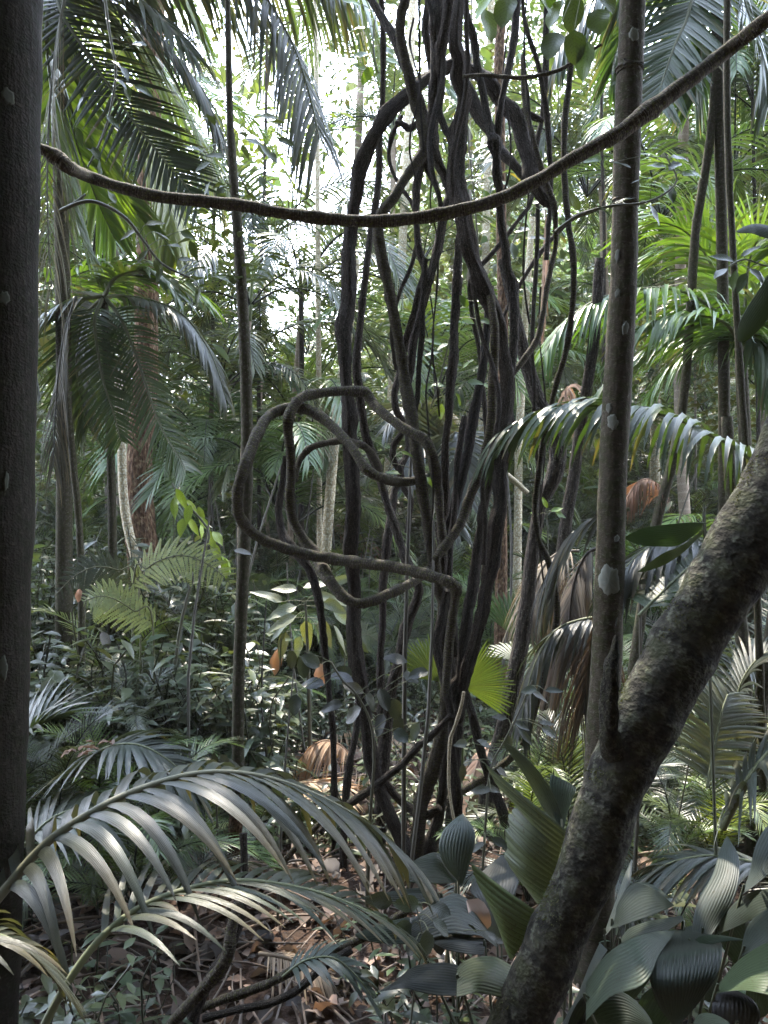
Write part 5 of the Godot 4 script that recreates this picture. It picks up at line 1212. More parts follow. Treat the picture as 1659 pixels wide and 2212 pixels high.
# ---------------------------------------------------------------- broad leaved plants
func leafy_stem(called: String, label: String, category: String, stem: Array, d: float, leaves: Array, col: Color, L: float, W: float, mat := "leaf_near", shape := 0, ground := true, group := "") -> void:
	# leaves: [x, y, angle of the tip on the view in degrees (0 right, 90 down)]
	var line := line_of(stem, d, 0.03)
	var foot: Vector3 = line[line.size() - 1][0]
	var o := thing(called, label, category, Vector3(foot.x, ground_y(foot.x, foot.z) if ground else foot.y, foot.z), group)
	var m := MB.new()
	if ground: line = down_to_ground(line, 0.05)
	tube(m, line, 6, Color(0.07, 0.07, 0.04), 0.02, 0, 0, 0, 4)
	part("stem", m, M.stem, o)
	for q in leaves:
		var b := at(q[0], q[1], d + rng.randf_range(-0.09, 0.09))
		# each leaf is set on the nearest point of the stem by a thin stalk
		var near: Vector3 = line[0][0]
		for s in smooth_line(line, 4):
			if s[0].distance_to(b) < near.distance_to(b): near = s[0]
		var a := deg_to_rad(q[2] + rng.randf_range(-8, 8))
		var dir := Vector3(cos(a), -sin(a), rng.randf_range(-0.45, 0.45))
		var st := MB.new()
		tube(st, [[near, 0.0016], [near.lerp(b, 0.5) + Vector3(0, 0.01, 0), 0.0014], [b, 0.0012]], 4, Color(0.08, 0.09, 0.04), 0.0, 0, 0, 0, 3)
		part("leaf_stalk", st, M.stem, o)
		leaf_part(o, b, dir, L * rng.randf_range(0.8, 1.15), W * rng.randf_range(0.85, 1.15), vary(q[3] if q.size() > 3 else col, 0.2, 0.08), 0.35, shape, Vector3(rng.randf_range(-.3, .3), rng.randf_range(0.3, 1.0), rng.randf_range(0.2, 1.0)).normalized(), mat)

func leafy_plants() -> void:
	var lime := Color(0.13, 0.22, 0.04)
	var glow := Color(0.27, 0.39, 0.07)  # brightness of a sun fleck put into the sapling leaf colour
	var bright := Color(0.08, 0.15, 0.035)
	var deep := Color(0.035, 0.055, 0.03)
	leafy_stem("climbing_plant", "climber with bright green leaves just right of the crossing lianas", "climbing plant", [[1010, 270, 1.5], [1014, 330, 1.6], [1022, 400, 1.8], [1028, 470, 2], [1035, 560, 2]], 3.9, [[1008, 308, 210], [1022, 330, -30], [1040, 322, -20], [1030, 348, 200], [1046, 352, -10], [1012, 380, 190, lime], [1030, 390, 170, lime], [1052, 385, 10, lime], [1080, 375, -30, lime], [1096, 372, 10, Color(0.30, 0.24, 0.04)], [1062, 395, 0, lime], [1044, 410, 60]], bright, 0.085, 0.045, "leaf_near", 2, false)
	leafy_stem("climbing_plant", "climber with pale green leaves below the hanging vine, right of the fluted liana", "climbing plant", [[1140, 440, 1.5], [1128, 480, 1.6], [1110, 520, 1.8], [1090, 560, 2]], 3.9, [[1138, 445, 80, lime], [1150, 440, -20, lime], [1128, 462, 60, lime], [1108, 470, 10], [1165, 452, 0, lime], [1175, 465, 20], [1070, 497, 170, deep], [1095, 508, -20, deep], [1120, 500, -30, deep], [1140, 515, 0, deep], [1108, 525, 90, deep]], bright, 0.085, 0.05, "leaf_near", 2, false)
	leafy_stem("climbing_plant", "climber with bright leaves high on the left of the tangle", "climbing plant", [[812, 30, 1.5], [806, 90, 1.6], [812, 140, 1.6], [830, 190, 1.8]], 4.4, [[780, 12, 200, lime], [770, 5, 250, lime], [788, 60, 190, lime], [776, 72, 150, lime], [812, 85, -20], [826, 100, 30], [800, 118, 170], [822, 128, 10, lime], [806, 145, 140, lime], [818, 160, 60], [846, 55, -10], [844, 92, 20], [792, 152, 200, lime], [836, 215, 90]], bright, 0.10, 0.055, "leaf_near", 2, false)
	leafy_stem("climbing_plant", "climber with light leaves strung across the middle of the tangle", "climbing plant", [[1000, 600, 1.5], [988, 660, 1.6], [975, 720, 1.8], [960, 780, 1.8], [945, 840, 1.8], [930, 880, 1.6]], 3.55, [[984, 655, 190, bright], [976, 700, 180, lime], [998, 690, 0, lime], [955, 745, 200, lime], [968, 742, 160, lime], [950, 762, 170], [972, 775, 30, bright], [1000, 795, -40, lime], [992, 800, 200], [960, 835, 190, lime], [935, 832, 160, lime], [985, 848, 60, lime], [1010, 826, -10], [1040, 830, 10, lime], [955, 872, 90, lime], [1020, 650, -20], [1032, 690, 10], [1010, 665, 240]], bright, 0.075, 0.038, "leaf_near", 2, false)
	leafy_stem("climbing_plant", "single sprig of bright leaves beside the pale ringed liana at the coil", "climbing plant", [[845, 1000, 1.3], [838, 1020, 1.4], [832, 1038, 1.5]], 3.3, [[832, 1022, -10, lime], [862, 1022, 200, lime], [866, 976, 20, lime], [922, 1030, 60, lime]], lime, 0.06, 0.026, "leaf_near", 0, false)
	leafy_stem("sapling", "sapling with drooping yellow green leaves right of the red brown trunk", "sapling", [[372, 1045, 2], [400, 1085, 2.2], [432, 1120, 2.4], [452, 1160, 2.4], [420, 1240, 3], [395, 1330, 3.5], [380, 1420, 4]], 4.5, [[380, 1055, 60, glow], [388, 1062, 110, glow], [376, 1075, 80, glow], [400, 1080, 50, glow], [410, 1090, 90, glow], [428, 1095, 70, glow], [395, 1120, 100, glow], [405, 1118, 60, glow], [430, 1118, 50], [440, 1122, 100], [448, 1145, 70], [460, 1148, 40], [446, 1175, 110], [456, 1172, 60], [478, 1200, 60], [486, 1206, 100]], glow, 0.13, 0.058, "leaf_near", 0)
	leafy_stem("glossy_shrub", "shrub with dark glossy scalloped leaves before the left feet of the tangle", "shrub", [[715, 1430, 2.2], [740, 1470, 2.4], [770, 1500, 2.6], [800, 1560, 3], [808, 1640, 3.4], [800, 1760, 4]], 3.05, [[655, 1415, 80], [632, 1405, 100], [716, 1458, 10, Color(0.08, 0.085, 0.09)], [740, 1478, 20, Color(0.08, 0.085, 0.09)], [820, 1488, 70], [852, 1508, 80], [828, 1542, 100, Color(0.07, 0.075, 0.085)], [862, 1545, 100], [905, 1560, 110], [790, 1500, 60], [760, 1460, 200], [700, 1480, 180], [870, 1460, 20], [925, 1450, 180], [880, 1430, 200], [780, 1530, 140], [850, 1580, 20], [690, 1440, 220], [740, 1520, 160], [640, 1500, 100]], Color(0.04, 0.05, 0.045), 0.085, 0.05, "leaf_near", 2)
	leafy_stem("glossy_shrub", "twiggy shrub with silvery leaves around the right feet of the tangle", "shrub", [[1150, 1470, 1.8], [1120, 1540, 2], [1090, 1600, 2.2], [1060, 1660, 2.4], [1050, 1760, 3]], 2.85, [[1160, 1490, 180], [1178, 1492, 0], [1146, 1492, 30], [1110, 1560, 20], [1095, 1552, 190], [1120, 1575, 40], [1165, 1562, 0], [1170, 1572, 20], [1010, 1605, 190], [1030, 1600, 20], [1055, 1625, 60], [1020, 1640, 150], [1000, 1650, 90], [1100, 1590, 100], [1050, 1700, 10], [1060, 1708, 190], [1072, 1660, 30], [1062, 1810, 20], [1048, 1820, 150], [1090, 1820, 60]], Color(0.06, 0.07, 0.06), 0.07, 0.035, "leaf_near", 0)
	leafy_stem("glossy_shrub", "low shrub with small shining leaves in front of the dark pleated leaves", "shrub", [[900, 1960, 1.6], [908, 2000, 1.8], [915, 2040, 2], [900, 2110, 2.2]], 2.1, [[848, 1950, 190], [870, 1945, 20], [905, 1955, 200], [930, 1955, 10], [910, 1985, 150], [890, 1998, 170], [935, 1990, 40], [925, 2010, 90], [900, 2030, 120], [940, 2005, 70], [1050, 2010, 20], [1030, 2012, 190]], Color(0.055, 0.068, 0.055), 0.07, 0.04, "leaf_near", 2)
	leafy_stem("leafy_bough", "bough with big thin veined leaves hanging at the top between tangle and upright trunk", "bough", [[1120, -120, 5], [1165, -70, 5], [1215, -50, 4], [1260, -30, 4], [1300, -40, 3]], 2.9, [[1290, 20, 95, Color(0.06, 0.10, 0.035)], [1300, -20, 60, Color(0.06, 0.09, 0.035)], [1240, 65, 80, Color(0.055, 0.085, 0.035)], [1205, 70, 115, Color(0.05, 0.08, 0.03)], [1245, -10, 100, Color(0.055, 0.085, 0.03)], [1100, -10, 100, Color(0.07, 0.10, 0.04)], [1048, 20, 80, Color(0.07, 0.10, 0.04)], [1215, 0, 120, Color(0.08, 0.12, 0.04)], [1155, -20, 60], [1180, -60, 80], [1270, 90, 100, Color(0.06, 0.10, 0.04)], [1070, -30, 120, lime]], bright, 0.125, 0.08, "leaf_near", 2, false)
	leafy_stem("leafy_bough", "thin twig with a row of leaves reaching right across the upright trunk", "bough", [[1440, 340, 2], [1462, 390, 2], [1425, 425, 2.5], [1380, 440, 3], [1320, 445, 3], [1250, 465, 3.5], [1200, 500, 4]], 2.45, [[1452, 340, -10, deep], [1470, 352, 160, deep], [1480, 370, 20, bright], [1440, 362, 200, bright], [1475, 380, -20, bright], [1428, 395, 60, bright], [1450, 400, 90], [1410, 385, 190], [1300, 345, 200, bright], [1320, 352, 20], [1290, 445, 30], [1330, 440, -30], [1400, 440, 50], [1250, 455, 240]], deep, 0.065, 0.033, "leaf_near", 2, false)
	leafy_stem("leafy_bough", "sprig of dark leaves at the right edge above the big dark leaf", "bough", [[1720, 560, 2.5], [1660, 575, 2.2], [1610, 560, 2], [1575, 575, 1.6]], 2.6, [[1585, 565, 200, deep], [1600, 555, -30, deep], [1620, 580, 60, deep], [1612, 590, 120, deep], [1640, 585, 80, deep], [1655, 570, 20, deep], [1570, 580, 150, deep], [1590, 585, 100, deep]], deep, 0.075, 0.04, "leaf_near", 0, false)
	leafy_stem("leafy_bough", "dark twig with drooping leaves across the upper left palm fronds", "bough", [[190, 360, 2], [220, 300, 2.2], [240, 230, 2.4], [250, 150, 2.6], [235, 60, 3], [220, -60, 3.5]], 3.6, [[205, 130, 160, deep], [225, 100, 200, deep], [260, 90, -20, deep], [285, 95, 10, deep], [240, 130, 30, deep], [265, 145, 60, deep], [210, 165, 140, deep], [250, 170, 40, deep], [180, 210, 120, deep], [165, 275, 70, deep], [185, 320, 20, deep], [200, 318, 60, deep], [270, 180, 70, deep], [290, 185, 10, deep], [215, 345, 90, deep], [230, 250, 30, deep]], deep, 0.085, 0.042, "leaf_near", 0, false)
	leafy_stem("leafy_bough", "dark forked twig with yellowish leaves under the left half of the hanging vine", "bough", [[185, 420, 3], [160, 440, 4], [130, 455, 4], [185, 435, 4], [230, 445, 4], [275, 475, 4], [310, 520, 3.5], [350, 570, 3], [410, 600, 2.5]], 3.4, [[300, 495, 160, Color(0.12, 0.14, 0.05)], [315, 485, -30, Color(0.12, 0.14, 0.05)], [330, 500, 20, Color(0.11, 0.12, 0.05)], [335, 560, 70], [350, 580, 110], [370, 600, 60], [400, 605, 40], [430, 620, 100], [360, 530, 10], [385, 560, -10], [320, 540, 130], [440, 650, 80], [250, 440, 250], [390, 500, 20], [410, 520, 60]], Color(0.06, 0.085, 0.03), 0.085, 0.036, "leaf_near", 0, false)
	leafy_stem("sapling", "leafy treetop sprays in the gap above the left half of the hanging vine", "sapling", [[505, 290, 2.5], [508, 340, 3], [512, 400, 3.5], [512, 470, 4]], 3.78, [[470, 260, 200, Color(0.10, 0.12, 0.05)], [540, 255, -10, Color(0.12, 0.15, 0.06)], [560, 250, 0, Color(0.12, 0.15, 0.06)], [500, 255, 240], [530, 300, 20], [470, 310, 160], [560, 310, 50], [580, 330, 40], [485, 340, 190], [540, 345, 60], [455, 350, 150], [520, 370, 120], [560, 380, 70], [480, 400, 100], [600, 300, 20], [575, 390, 40], [455, 390, 120], [440, 330, 200]], Color(0.06, 0.085, 0.035), 0.10, 0.045, "leaf_near", 0, false)
	# a low plant of big divided leaves, a sun fleck painted into their pale colour
	leafy_stem("pale_leaf_plant", "clump of big shining leaves painted pale as if sunlit behind the low loop of the coils", "plant", [[660, 1300, 2], [662, 1350, 3], [665, 1420, 4]], 4.7, [[640, 1275, 190], [655, 1270, -20], [680, 1285, 10], [700, 1300, 20], [720, 1320, 30], [640, 1310, 170], [625, 1340, 130], [618, 1365, 110], [660, 1340, 90], [690, 1340, 60], [720, 1350, 60], [610, 1300, 200], [705, 1270, -30], [735, 1295, 0], [650, 1375, 110], [640, 1330, 150]], Color(0.17, 0.20, 0.13), 0.19, 0.075, "leaf_near", 1)
	leafy_stem("pale_leaf_plant", "spray of narrow whitish leaves left of the thin dark trunk", "plant", [[480, 1470, 2], [490, 1520, 2.5], [498, 1580, 3]], 4.2, [[455, 1500, 190], [470, 1475, 210], [500, 1470, -20], [520, 1480, 10], [540, 1490, 20], [440, 1530, 170], [460, 1515, 160], [525, 1510, 30], [560, 1500, 10], [575, 1490, -20], [430, 1555, 160], [510, 1460, -60], [545, 1470, -10]], Color(0.12, 0.13, 0.11), 0.19, 0.022, "leaf_near", 1)
	leafy_stem("seedling", "seedling with drooping dark leaves under the bluish frond", "seedling", [[468, 1645, 1.6], [466, 1690, 2], [468, 1740, 2.2]], 3.2, [[452, 1640, 110], [462, 1625, 90], [478, 1630, 70], [440, 1640, 140], [490, 1640, 40]], Color(0.06, 0.07, 0.055), 0.11, 0.032, "leaf_near", 1)
	leafy_stem("seedling", "small seedling with two bright leaf pairs beside the low right elbow of the lianas", "seedling", [[1178, 1100, 1.3], [1182, 1130, 1.4], [1184, 1180, 1.6]], 3.8, [[1165, 1112, 200, lime], [1190, 1105, -20, lime], [1182, 1098, 250, lime], [1200, 1108, 20, lime]], lime, 0.06, 0.03, "leaf_near", 0)
	# one lone pale leaf lit beside the tangle
	for q in [["lone silvery leaf hanging on the left of the coils", 505, 1188, 3.4, 0.085, 0.030, Color(0.17, 0.18, 0.18), 5], ["pale lilac leaf drooping in the dark undergrowth at left", 220, 1365, 4.2, 0.10, 0.052, Color(0.16, 0.16, 0.20), 60], ["small yellow fallen petal on the big shining frond", 413, 1676, 2.02, 0.022, 0.02, Color(0.55, 0.40, 0.05), 30]]:
		var m := MB.new()
		var b := at(q[1], q[2], q[3])
		var a := deg_to_rad(q[7])
		leaf(m, Vector3.ZERO, Vector3(cos(a), -sin(a), 0.2), Vector3(0.2, 0.7, 0.7).normalized(), q[4], q[5], q[6], 0.3, 2, 7, 5)
		solo("lone_leaf", m, M.leaf_near, Vector3.ZERO, q[0], "leaf").position = b

func ferns() -> void:
	fern("fern painted pale as if sunlit, arching right beside the foot of the red brown trunk", [[288, 1262], [318, 1228], [352, 1208], [395, 1200], [440, 1214], [480, 1242], [512, 1280]], 4.5, 0.17, Color(0.26, 0.30, 0.14))  # patch of sunlight put into the fern colour itself
	fern("paler stiff fern lower left of the arching one", [[330, 1345], [290, 1320], [250, 1295], [215, 1288], [180, 1300]], 4.4, 0.15, Color(0.22, 0.26, 0.14))
	fern("shaded fern reaching left behind the stiff one", [[300, 1265], [255, 1232], [205, 1225], [160, 1245], [120, 1285]], 4.7, 0.15, Color(0.05, 0.06, 0.04))
	fern("fern lit from behind in the gap behind the coils", [[590, 1320], [570, 1290], [548, 1262], [540, 1240]], 6.5, 0.17, Color(0.07, 0.09, 0.05))
	fern("small fern on the slope right of the low loop", [[745, 1420], [765, 1385], [790, 1370], [818, 1385]], 5.6, 0.14, Color(0.08, 0.10, 0.05))

func fern(label: String, pts: Array, d: float, L: float, col: Color) -> void:
	var line := rach(pts, d, d - 0.15, 0.005, 0.002)
	var o := thing("fern", label, "fern", Vector3(line[0][0].x, ground_y(line[0][0].x, line[0][0].z), line[0][0].z))
	var m := MB.new()
	tube(m, [[o.position - Vector3(0, .05, 0), 0.007]] + line, 6, Color(0.10, 0.10, 0.05), 0.0, 0, 0, 0, 6)
	part("rachis", m, M.stem, o)
	var fine := smooth_line(line, 8)
	var n := 17
	for s in [-1, 1]:
		for k in n:
			var t := (k + 0.5) / n
			var i := clampi(int(t * (fine.size() - 1)), 0, fine.size() - 2)
			var tan: Vector3 = (fine[i + 1][0] - fine[i][0]).normalized()
			var up := (Vector3(0, 0.45, 0.85) - tan * tan.dot(Vector3(0, 0.45, 0.85))).normalized()
			var dir: Vector3 = (tan.cross(up) * s * 1.0 + tan * 0.55).normalized()
			var len := L * pow(sin(PI * (0.2 + 0.78 * t)), 0.8) * rng.randf_range(.9, 1.1)
			var pm := MB.new()
			var side := dir.cross(up)
			for j in 15:
				var tt := (j + 0.5) / 15.0
				var pw := len * 0.2 * (1.0 - tt * 0.85)
				var b: Vector3 = fine[i][0] + dir * len * tt + Vector3.DOWN * len * 0.18 * tt * tt
				for s2 in [-1, 1]:
					leaf(pm, b, side * s2 + dir * 0.5, up, pw, len * 0.11, vary(col, 0.15, 0.05), 0.3, 1, 3, 2, 0.0)
			part("pinna", pm, M.leaf, o)

# ---------------------------------------------------------------- dead fronds, wood, litter
func dead_fronds() -> void:
	var tan1 := Color(0.20, 0.13, 0.08)
	var grey := Color(0.11, 0.095, 0.075)
	var list := [
		["dead brown frond hanging beside the left trunk above the vine", [[150, -60], [128, 60], [112, 180], [104, 300], [102, 420], [106, 540], [112, 620]], 4.3, 4.2, {"n": 34, "len": 0.7, "wid": 0.008, "col": Color(0.10, 0.105, 0.075), "droop": 3.0}],
		["dead brown frond hanging straight beside the left trunk in the shade", [[165, 640], [140, 720], [125, 820], [118, 920], [115, 1010]], 4.6, 4.5, {"n": 36, "len": 0.45, "wid": 0.009, "col": Color(0.06, 0.06, 0.045), "droop": 3.0}],
		["skirt of dead leaves hanging left of the upright trunk", [[1300, 1180], [1265, 1200], [1240, 1260], [1230, 1340], [1228, 1420]], 3.5, 3.45, {"n": 60, "len": 0.75, "wid": 0.012, "col": Color(0.07, 0.058, 0.045), "droop": 3.0}],
		["dead skirt of straw coloured leaf strips around the black trunk", [[1250, 1190], [1205, 1195], [1170, 1230], [1150, 1290], [1140, 1340]], 4.2, 4.0, {"n": 50, "len": 0.45, "wid": 0.011, "col": Color(0.15, 0.125, 0.09), "droop": 1.8}],
		["dark dead frond hanging close behind the upright trunk", [[1290, 1300], [1280, 1380], [1270, 1460], [1262, 1540]], 3.2, 3.3, {"n": 50, "len": 0.55, "wid": 0.010, "col": Color(0.05, 0.042, 0.035), "droop": 3.0}],
		["red brown dead frond draped high behind the hanging vine", [[1178, 440], [1180, 500], [1178, 570], [1174, 640], [1170, 690]], 6.0, 6.0, {"n": 46, "len": 0.4, "wid": 0.018, "col": Color(0.28, 0.17, 0.11), "droop": 3.0}],
		["rusty dead frond hooded on the slope right of the elbowed trunk", [[1228, 905], [1222, 850], [1228, 836], [1236, 860], [1240, 910]], 6.2, 6.2, {"n": 40, "len": 0.3, "wid": 0.02, "col": Color(0.30, 0.20, 0.14), "droop": 2.6}],
		["copper coloured dead frond beside the crooked pale trunk", [[1440, 1080], [1410, 1040], [1380, 1040], [1355, 1075]], 5.2, 5.1, {"n": 44, "len": 0.3, "wid": 0.014, "col": Color(0.21, 0.125, 0.085), "droop": 2.2}],
		["pinkish dead frond collapsed behind the foot of the main post", [[1070, 1600], [1040, 1630], [1020, 1690], [1010, 1750]], 4.3, 4.1, {"n": 46, "len": 0.34, "wid": 0.016, "col": Color(0.36, 0.24, 0.17), "droop": 2.4}],
		["brown dead frond hunched in the sun fleck left of the tangle", [[760, 1640], [735, 1610], [700, 1600], [668, 1618], [650, 1650]], 4.6, 4.5, {"n": 46, "len": 0.28, "wid": 0.016, "col": Color(0.26, 0.16, 0.09), "droop": 2.0}],
		["straw frond lying in the sun fleck behind the big shining frond", [[560, 1720], [610, 1700], [680, 1690], [750, 1700]], 4.4, 4.2, {"n": 40, "len": 0.35, "wid": 0.013, "col": Color(0.36, 0.25, 0.16), "droop": 0.5}],
		["fallen frond on the litter behind the glossy shrub", [[700, 1585], [760, 1580], [830, 1590], [900, 1610]], 5.6, 5.3, {"n": 40, "len": 0.4, "wid": 0.014, "col": Color(0.30, 0.22, 0.15), "droop": 0.6}],
		["fallen straw frond at the bottom, below the olive frond", [[560, 2060], [620, 2070], [690, 2100], [760, 2150]], 2.75, 2.6, {"n": 40, "len": 0.22, "wid": 0.007, "col": Color(0.20, 0.15, 0.10), "droop": 1.0}],
		["fallen brown frond on bare litter right of the leaning trunk", [[1400, 1810], [1460, 1790], [1530, 1790], [1600, 1800]], 4.0, 3.8, {"n": 40, "len": 0.22, "wid": 0.010, "col": Color(0.26, 0.17, 0.12), "droop": 1.0}],
		["fallen frond in the red litter under the arching fern", [[430, 1330], [490, 1340], [560, 1330], [620, 1340]], 8.0, 8.2, {"n": 36, "len": 0.5, "wid": 0.02, "col": Color(0.24, 0.14, 0.10), "droop": 1.0}],
		["dead frond slumped high on the slope behind the loops", [[700, 1130], [750, 1140], [800, 1170], [840, 1210]], 10.5, 10.0, {"n": 36, "len": 0.6, "wid": 0.024, "col": Color(0.22, 0.13, 0.10), "droop": 1.2}]]
	for f in list:
		var line := rach(f[1], f[2], f[3], 0.009)
		var o := thing("dead_palm_frond", f[0], "dead frond", line[0][0])
		var m := MB.new()
		rachis_tube(m, line, f[4].col * 0.8)
		part("rachis", m, M.dead, o)
		m = MB.new()
		var p := fp(f[4]); p.rows = 6; p["var"] = 0.35; p.broken = 0.3; p.lift = 0.0; p.brown = 0.3
		leaflets(m, o, line, p)
		part("leaflets", m, M.dead, o).set_meta("kind", "stuff")
	# big fallen brown leaves caught in the plants
	for q in [["curled orange brown leaf caught behind the glossy shrub", 600, 1402, 4.8, 0.16, 0.075, Color(0.30, 0.18, 0.10), 100], ["drooping tan leaf right of the orange one", 688, 1432, 4.9, 0.15, 0.08, Color(0.26, 0.16, 0.10), 80], ["crumpled dead leaf lying on the dark pleated leaves", 1008, 1945, 2.25, 0.12, 0.075, Color(0.26, 0.19, 0.15), 50], ["dead leaf hanging under the crooked pale trunk", 172, 1272, 4.3, 0.075, 0.035, Color(0.40, 0.24, 0.17), 95]]:
		var m := MB.new()
		var a := deg_to_rad(q[7])
		leaf(m, Vector3.ZERO, Vector3(cos(a), -sin(a), 0.3), Vector3(0.4, 0.3, 0.8).normalized(), q[4], q[5], q[6], 1.0, 2, 8, 5, 0.5, 0.3)
		solo("dead_leaf", m, M.dead, Vector3.ZERO, q[0], "dead leaf").position = at(q[1], q[2], q[3])
	# scraps lying on the bluish frond
	var o := thing("leaf_debris", "little heap of brown leaf scraps on the bluish frond at left", "leaf litter", at(195, 1628, 3.0))
	for k in 12:
		var m := MB.new()
		var a := rng.randf() * TAU
		leaf(m, at(195, 1624, 3.0) + Vector3(rng.randf_range(-.07, .07), rng.randf_range(0, .03), rng.randf_range(-.05, .05)), Vector3(cos(a), rng.randf_range(0, .4), sin(a)), Vector3.UP, rng.randf_range(.03, .07), .025, vary(Color(0.16, 0.10, 0.07), 0.4), 0.8, 2, 5, 3, 0.5, 0.4)
		part("leaf", m, M.dead, o)

func fallen_wood() -> void:
	var list := [
		["dark branch leaning up out of the litter at the bottom, left one", [[395, 2290, 14], [420, 2190, 13], [455, 2110, 12], [495, 2050, 11], [520, 1980, 10], [528, 1890, 9], [525, 1800, 8]], 2.35, "liana_bark"],
		["grey branch leaning beside the dark one at the bottom", [[330, 2260, 12], [400, 2180, 13], [455, 2120, 14], [490, 2070, 15], [500, 2010, 12], [515, 1950, 8]], 2.2, "ringed_bark"],
		["long crooked branch lying from the bottom branches up to the right", [[420, 2185, 9], [480, 2160, 9], [540, 2140, 9], [600, 2115, 9.5], [675, 2070, 10], [740, 2045, 10], [790, 2020, 10], [850, 1985, 9], [905, 1950, 8]], 2.5, "ringed_bark"],
		["second crooked branch lying just below the long one", [[440, 2200, 8], [520, 2180, 8], [580, 2168, 8], [640, 2140, 8.5], [690, 2095, 9], [760, 2050, 9]], 2.42, "liana_bark"],
		["fallen log half buried in the litter at lower left", [[150, 2110, 16], [240, 2120, 18], [330, 2135, 18], [430, 2150, 16]], 2.85, "mossy_bark"],
		["fallen dark trunk lying across the back of the litter, left", [[-40, 1900, 16], [80, 1912, 16], [200, 1925, 15], [300, 1930, 13]], 3.4, "liana_bark"],
		["stick propped in the shade behind the big shining frond", [[590, 1890, 6], [640, 1830, 6], [690, 1780, 6.5], [730, 1735, 6]], 3.4, "ringed_bark"],
		["stick lying on the bare litter right of the leaning trunk", [[1375, 1822, 5], [1440, 1812, 5], [1520, 1796, 5], [1590, 1786, 4]], 3.7, "pale_bark"],
		["thin straight stick slanting in the litter left of the tangle", [[560, 1800, 3], [640, 1755, 3], [700, 1715, 3], [740, 1690, 3]], 4.0, "pale_bark"],
		["decaying log on the slope behind the coils", [[560, 1255, 10], [620, 1270, 11], [690, 1290, 11]], 9.0, "red_bark"],
		["pale fallen stem sloping down behind the straight blackish stem", [[970, 890, 5], [1000, 925, 5.5], [1040, 970, 6], [1090, 1020, 6], [1140, 1065, 6]], 7.0, "pale_bark"],
		["broken stump standing in the shade behind the big frond", [[500, 1900, 16], [506, 1840, 15], [508, 1770, 13], [510, 1730, 8]], 3.3, "red_bark"]]
	for f in list:
		var line := line_of(f[1], f[2], 0.05)
		var m := MB.new()
		tube(m, line, 12, Color(0.8, 0.78, 0.75), 0.1, 0, 0, 0, 6, 0.12, 0.12)
		var o := thing("fallen_branch", f[0], "branch", line[0][0])
		part("wood", m, M[f[3]], o)

func litter() -> void:
	rng.seed = 401
	var shapes := []
	for k in 3:
		var m := MB.new()
		leaf(m, Vector3(-0.5, 0, 0), Vector3(1, 0.25, 0), Vector3.UP, 1.0, 0.42 + 0.12 * k, Color(1, 1, 1), 0.6 + 0.5 * k, 2, 6, 3, 0.25 + 0.2 * k, 0.3)
		shapes.append(m.mesh())
	var browns := [Color(0.10, 0.068, 0.05), Color(0.06, 0.043, 0.034), Color(0.16, 0.11, 0.082), Color(0.09, 0.072, 0.06), Color(0.23, 0.16, 0.12), Color(0.035, 0.028, 0.024)]
	for k in 3:
		var pl := []; var ti := []
		for i in 6500:
			var d := 1.0 + 22.0 * pow(rng.randf(), 1.6)
			var x := rng.randf_range(-0.62, 0.62) * (d + 1.0)
			var s := 0.03 + 0.12 * pow(rng.randf(), 2.2)
			pl.append(placed(Vector3(x, ground_y(x, -d) + 0.008 + rng.randf() * 0.02, -d), s, 0.55))
			ti.append(vary(browns[rng.randi() % 6], 0.3, 0.1))
		scatter("leaf_litter", shapes[k], M.dead, pl, ti, null, "stuff", ["broad brown dead leaves strewn over the forest floor", "curled dead leaves strewn over the forest floor", "wide dark dead leaves strewn over the forest floor"][k], "leaf litter")
	var tw := MB.new()
	tube(tw, [[Vector3(-0.5, 0, 0), 0.012], [Vector3(-0.1, 0.03, 0.04), 0.014], [Vector3(0.5, 0, 0), 0.007]], 5, Color(1, 1, 1), 0.0, 0, 0, 0, 3)
	var p2 := []; var t2 := []
	for i in 4200:
		var d := 1.2 + 14.0 * pow(rng.randf(), 1.5)
		var x := rng.randf_range(-0.6, 0.6) * (d + 1.0)
		p2.append(placed(Vector3(x, ground_y(x, -d) + 0.02, -d), rng.randf_range(0.12, 0.5), 0.25))
		t2.append(vary(Color(0.14, 0.105, 0.08), 0.5, 0.1))
	scatter("twigs", tw.mesh(), M.dead, p2, t2, null, "stuff", "small dry twigs and stalks strewn on the litter", "twigs")

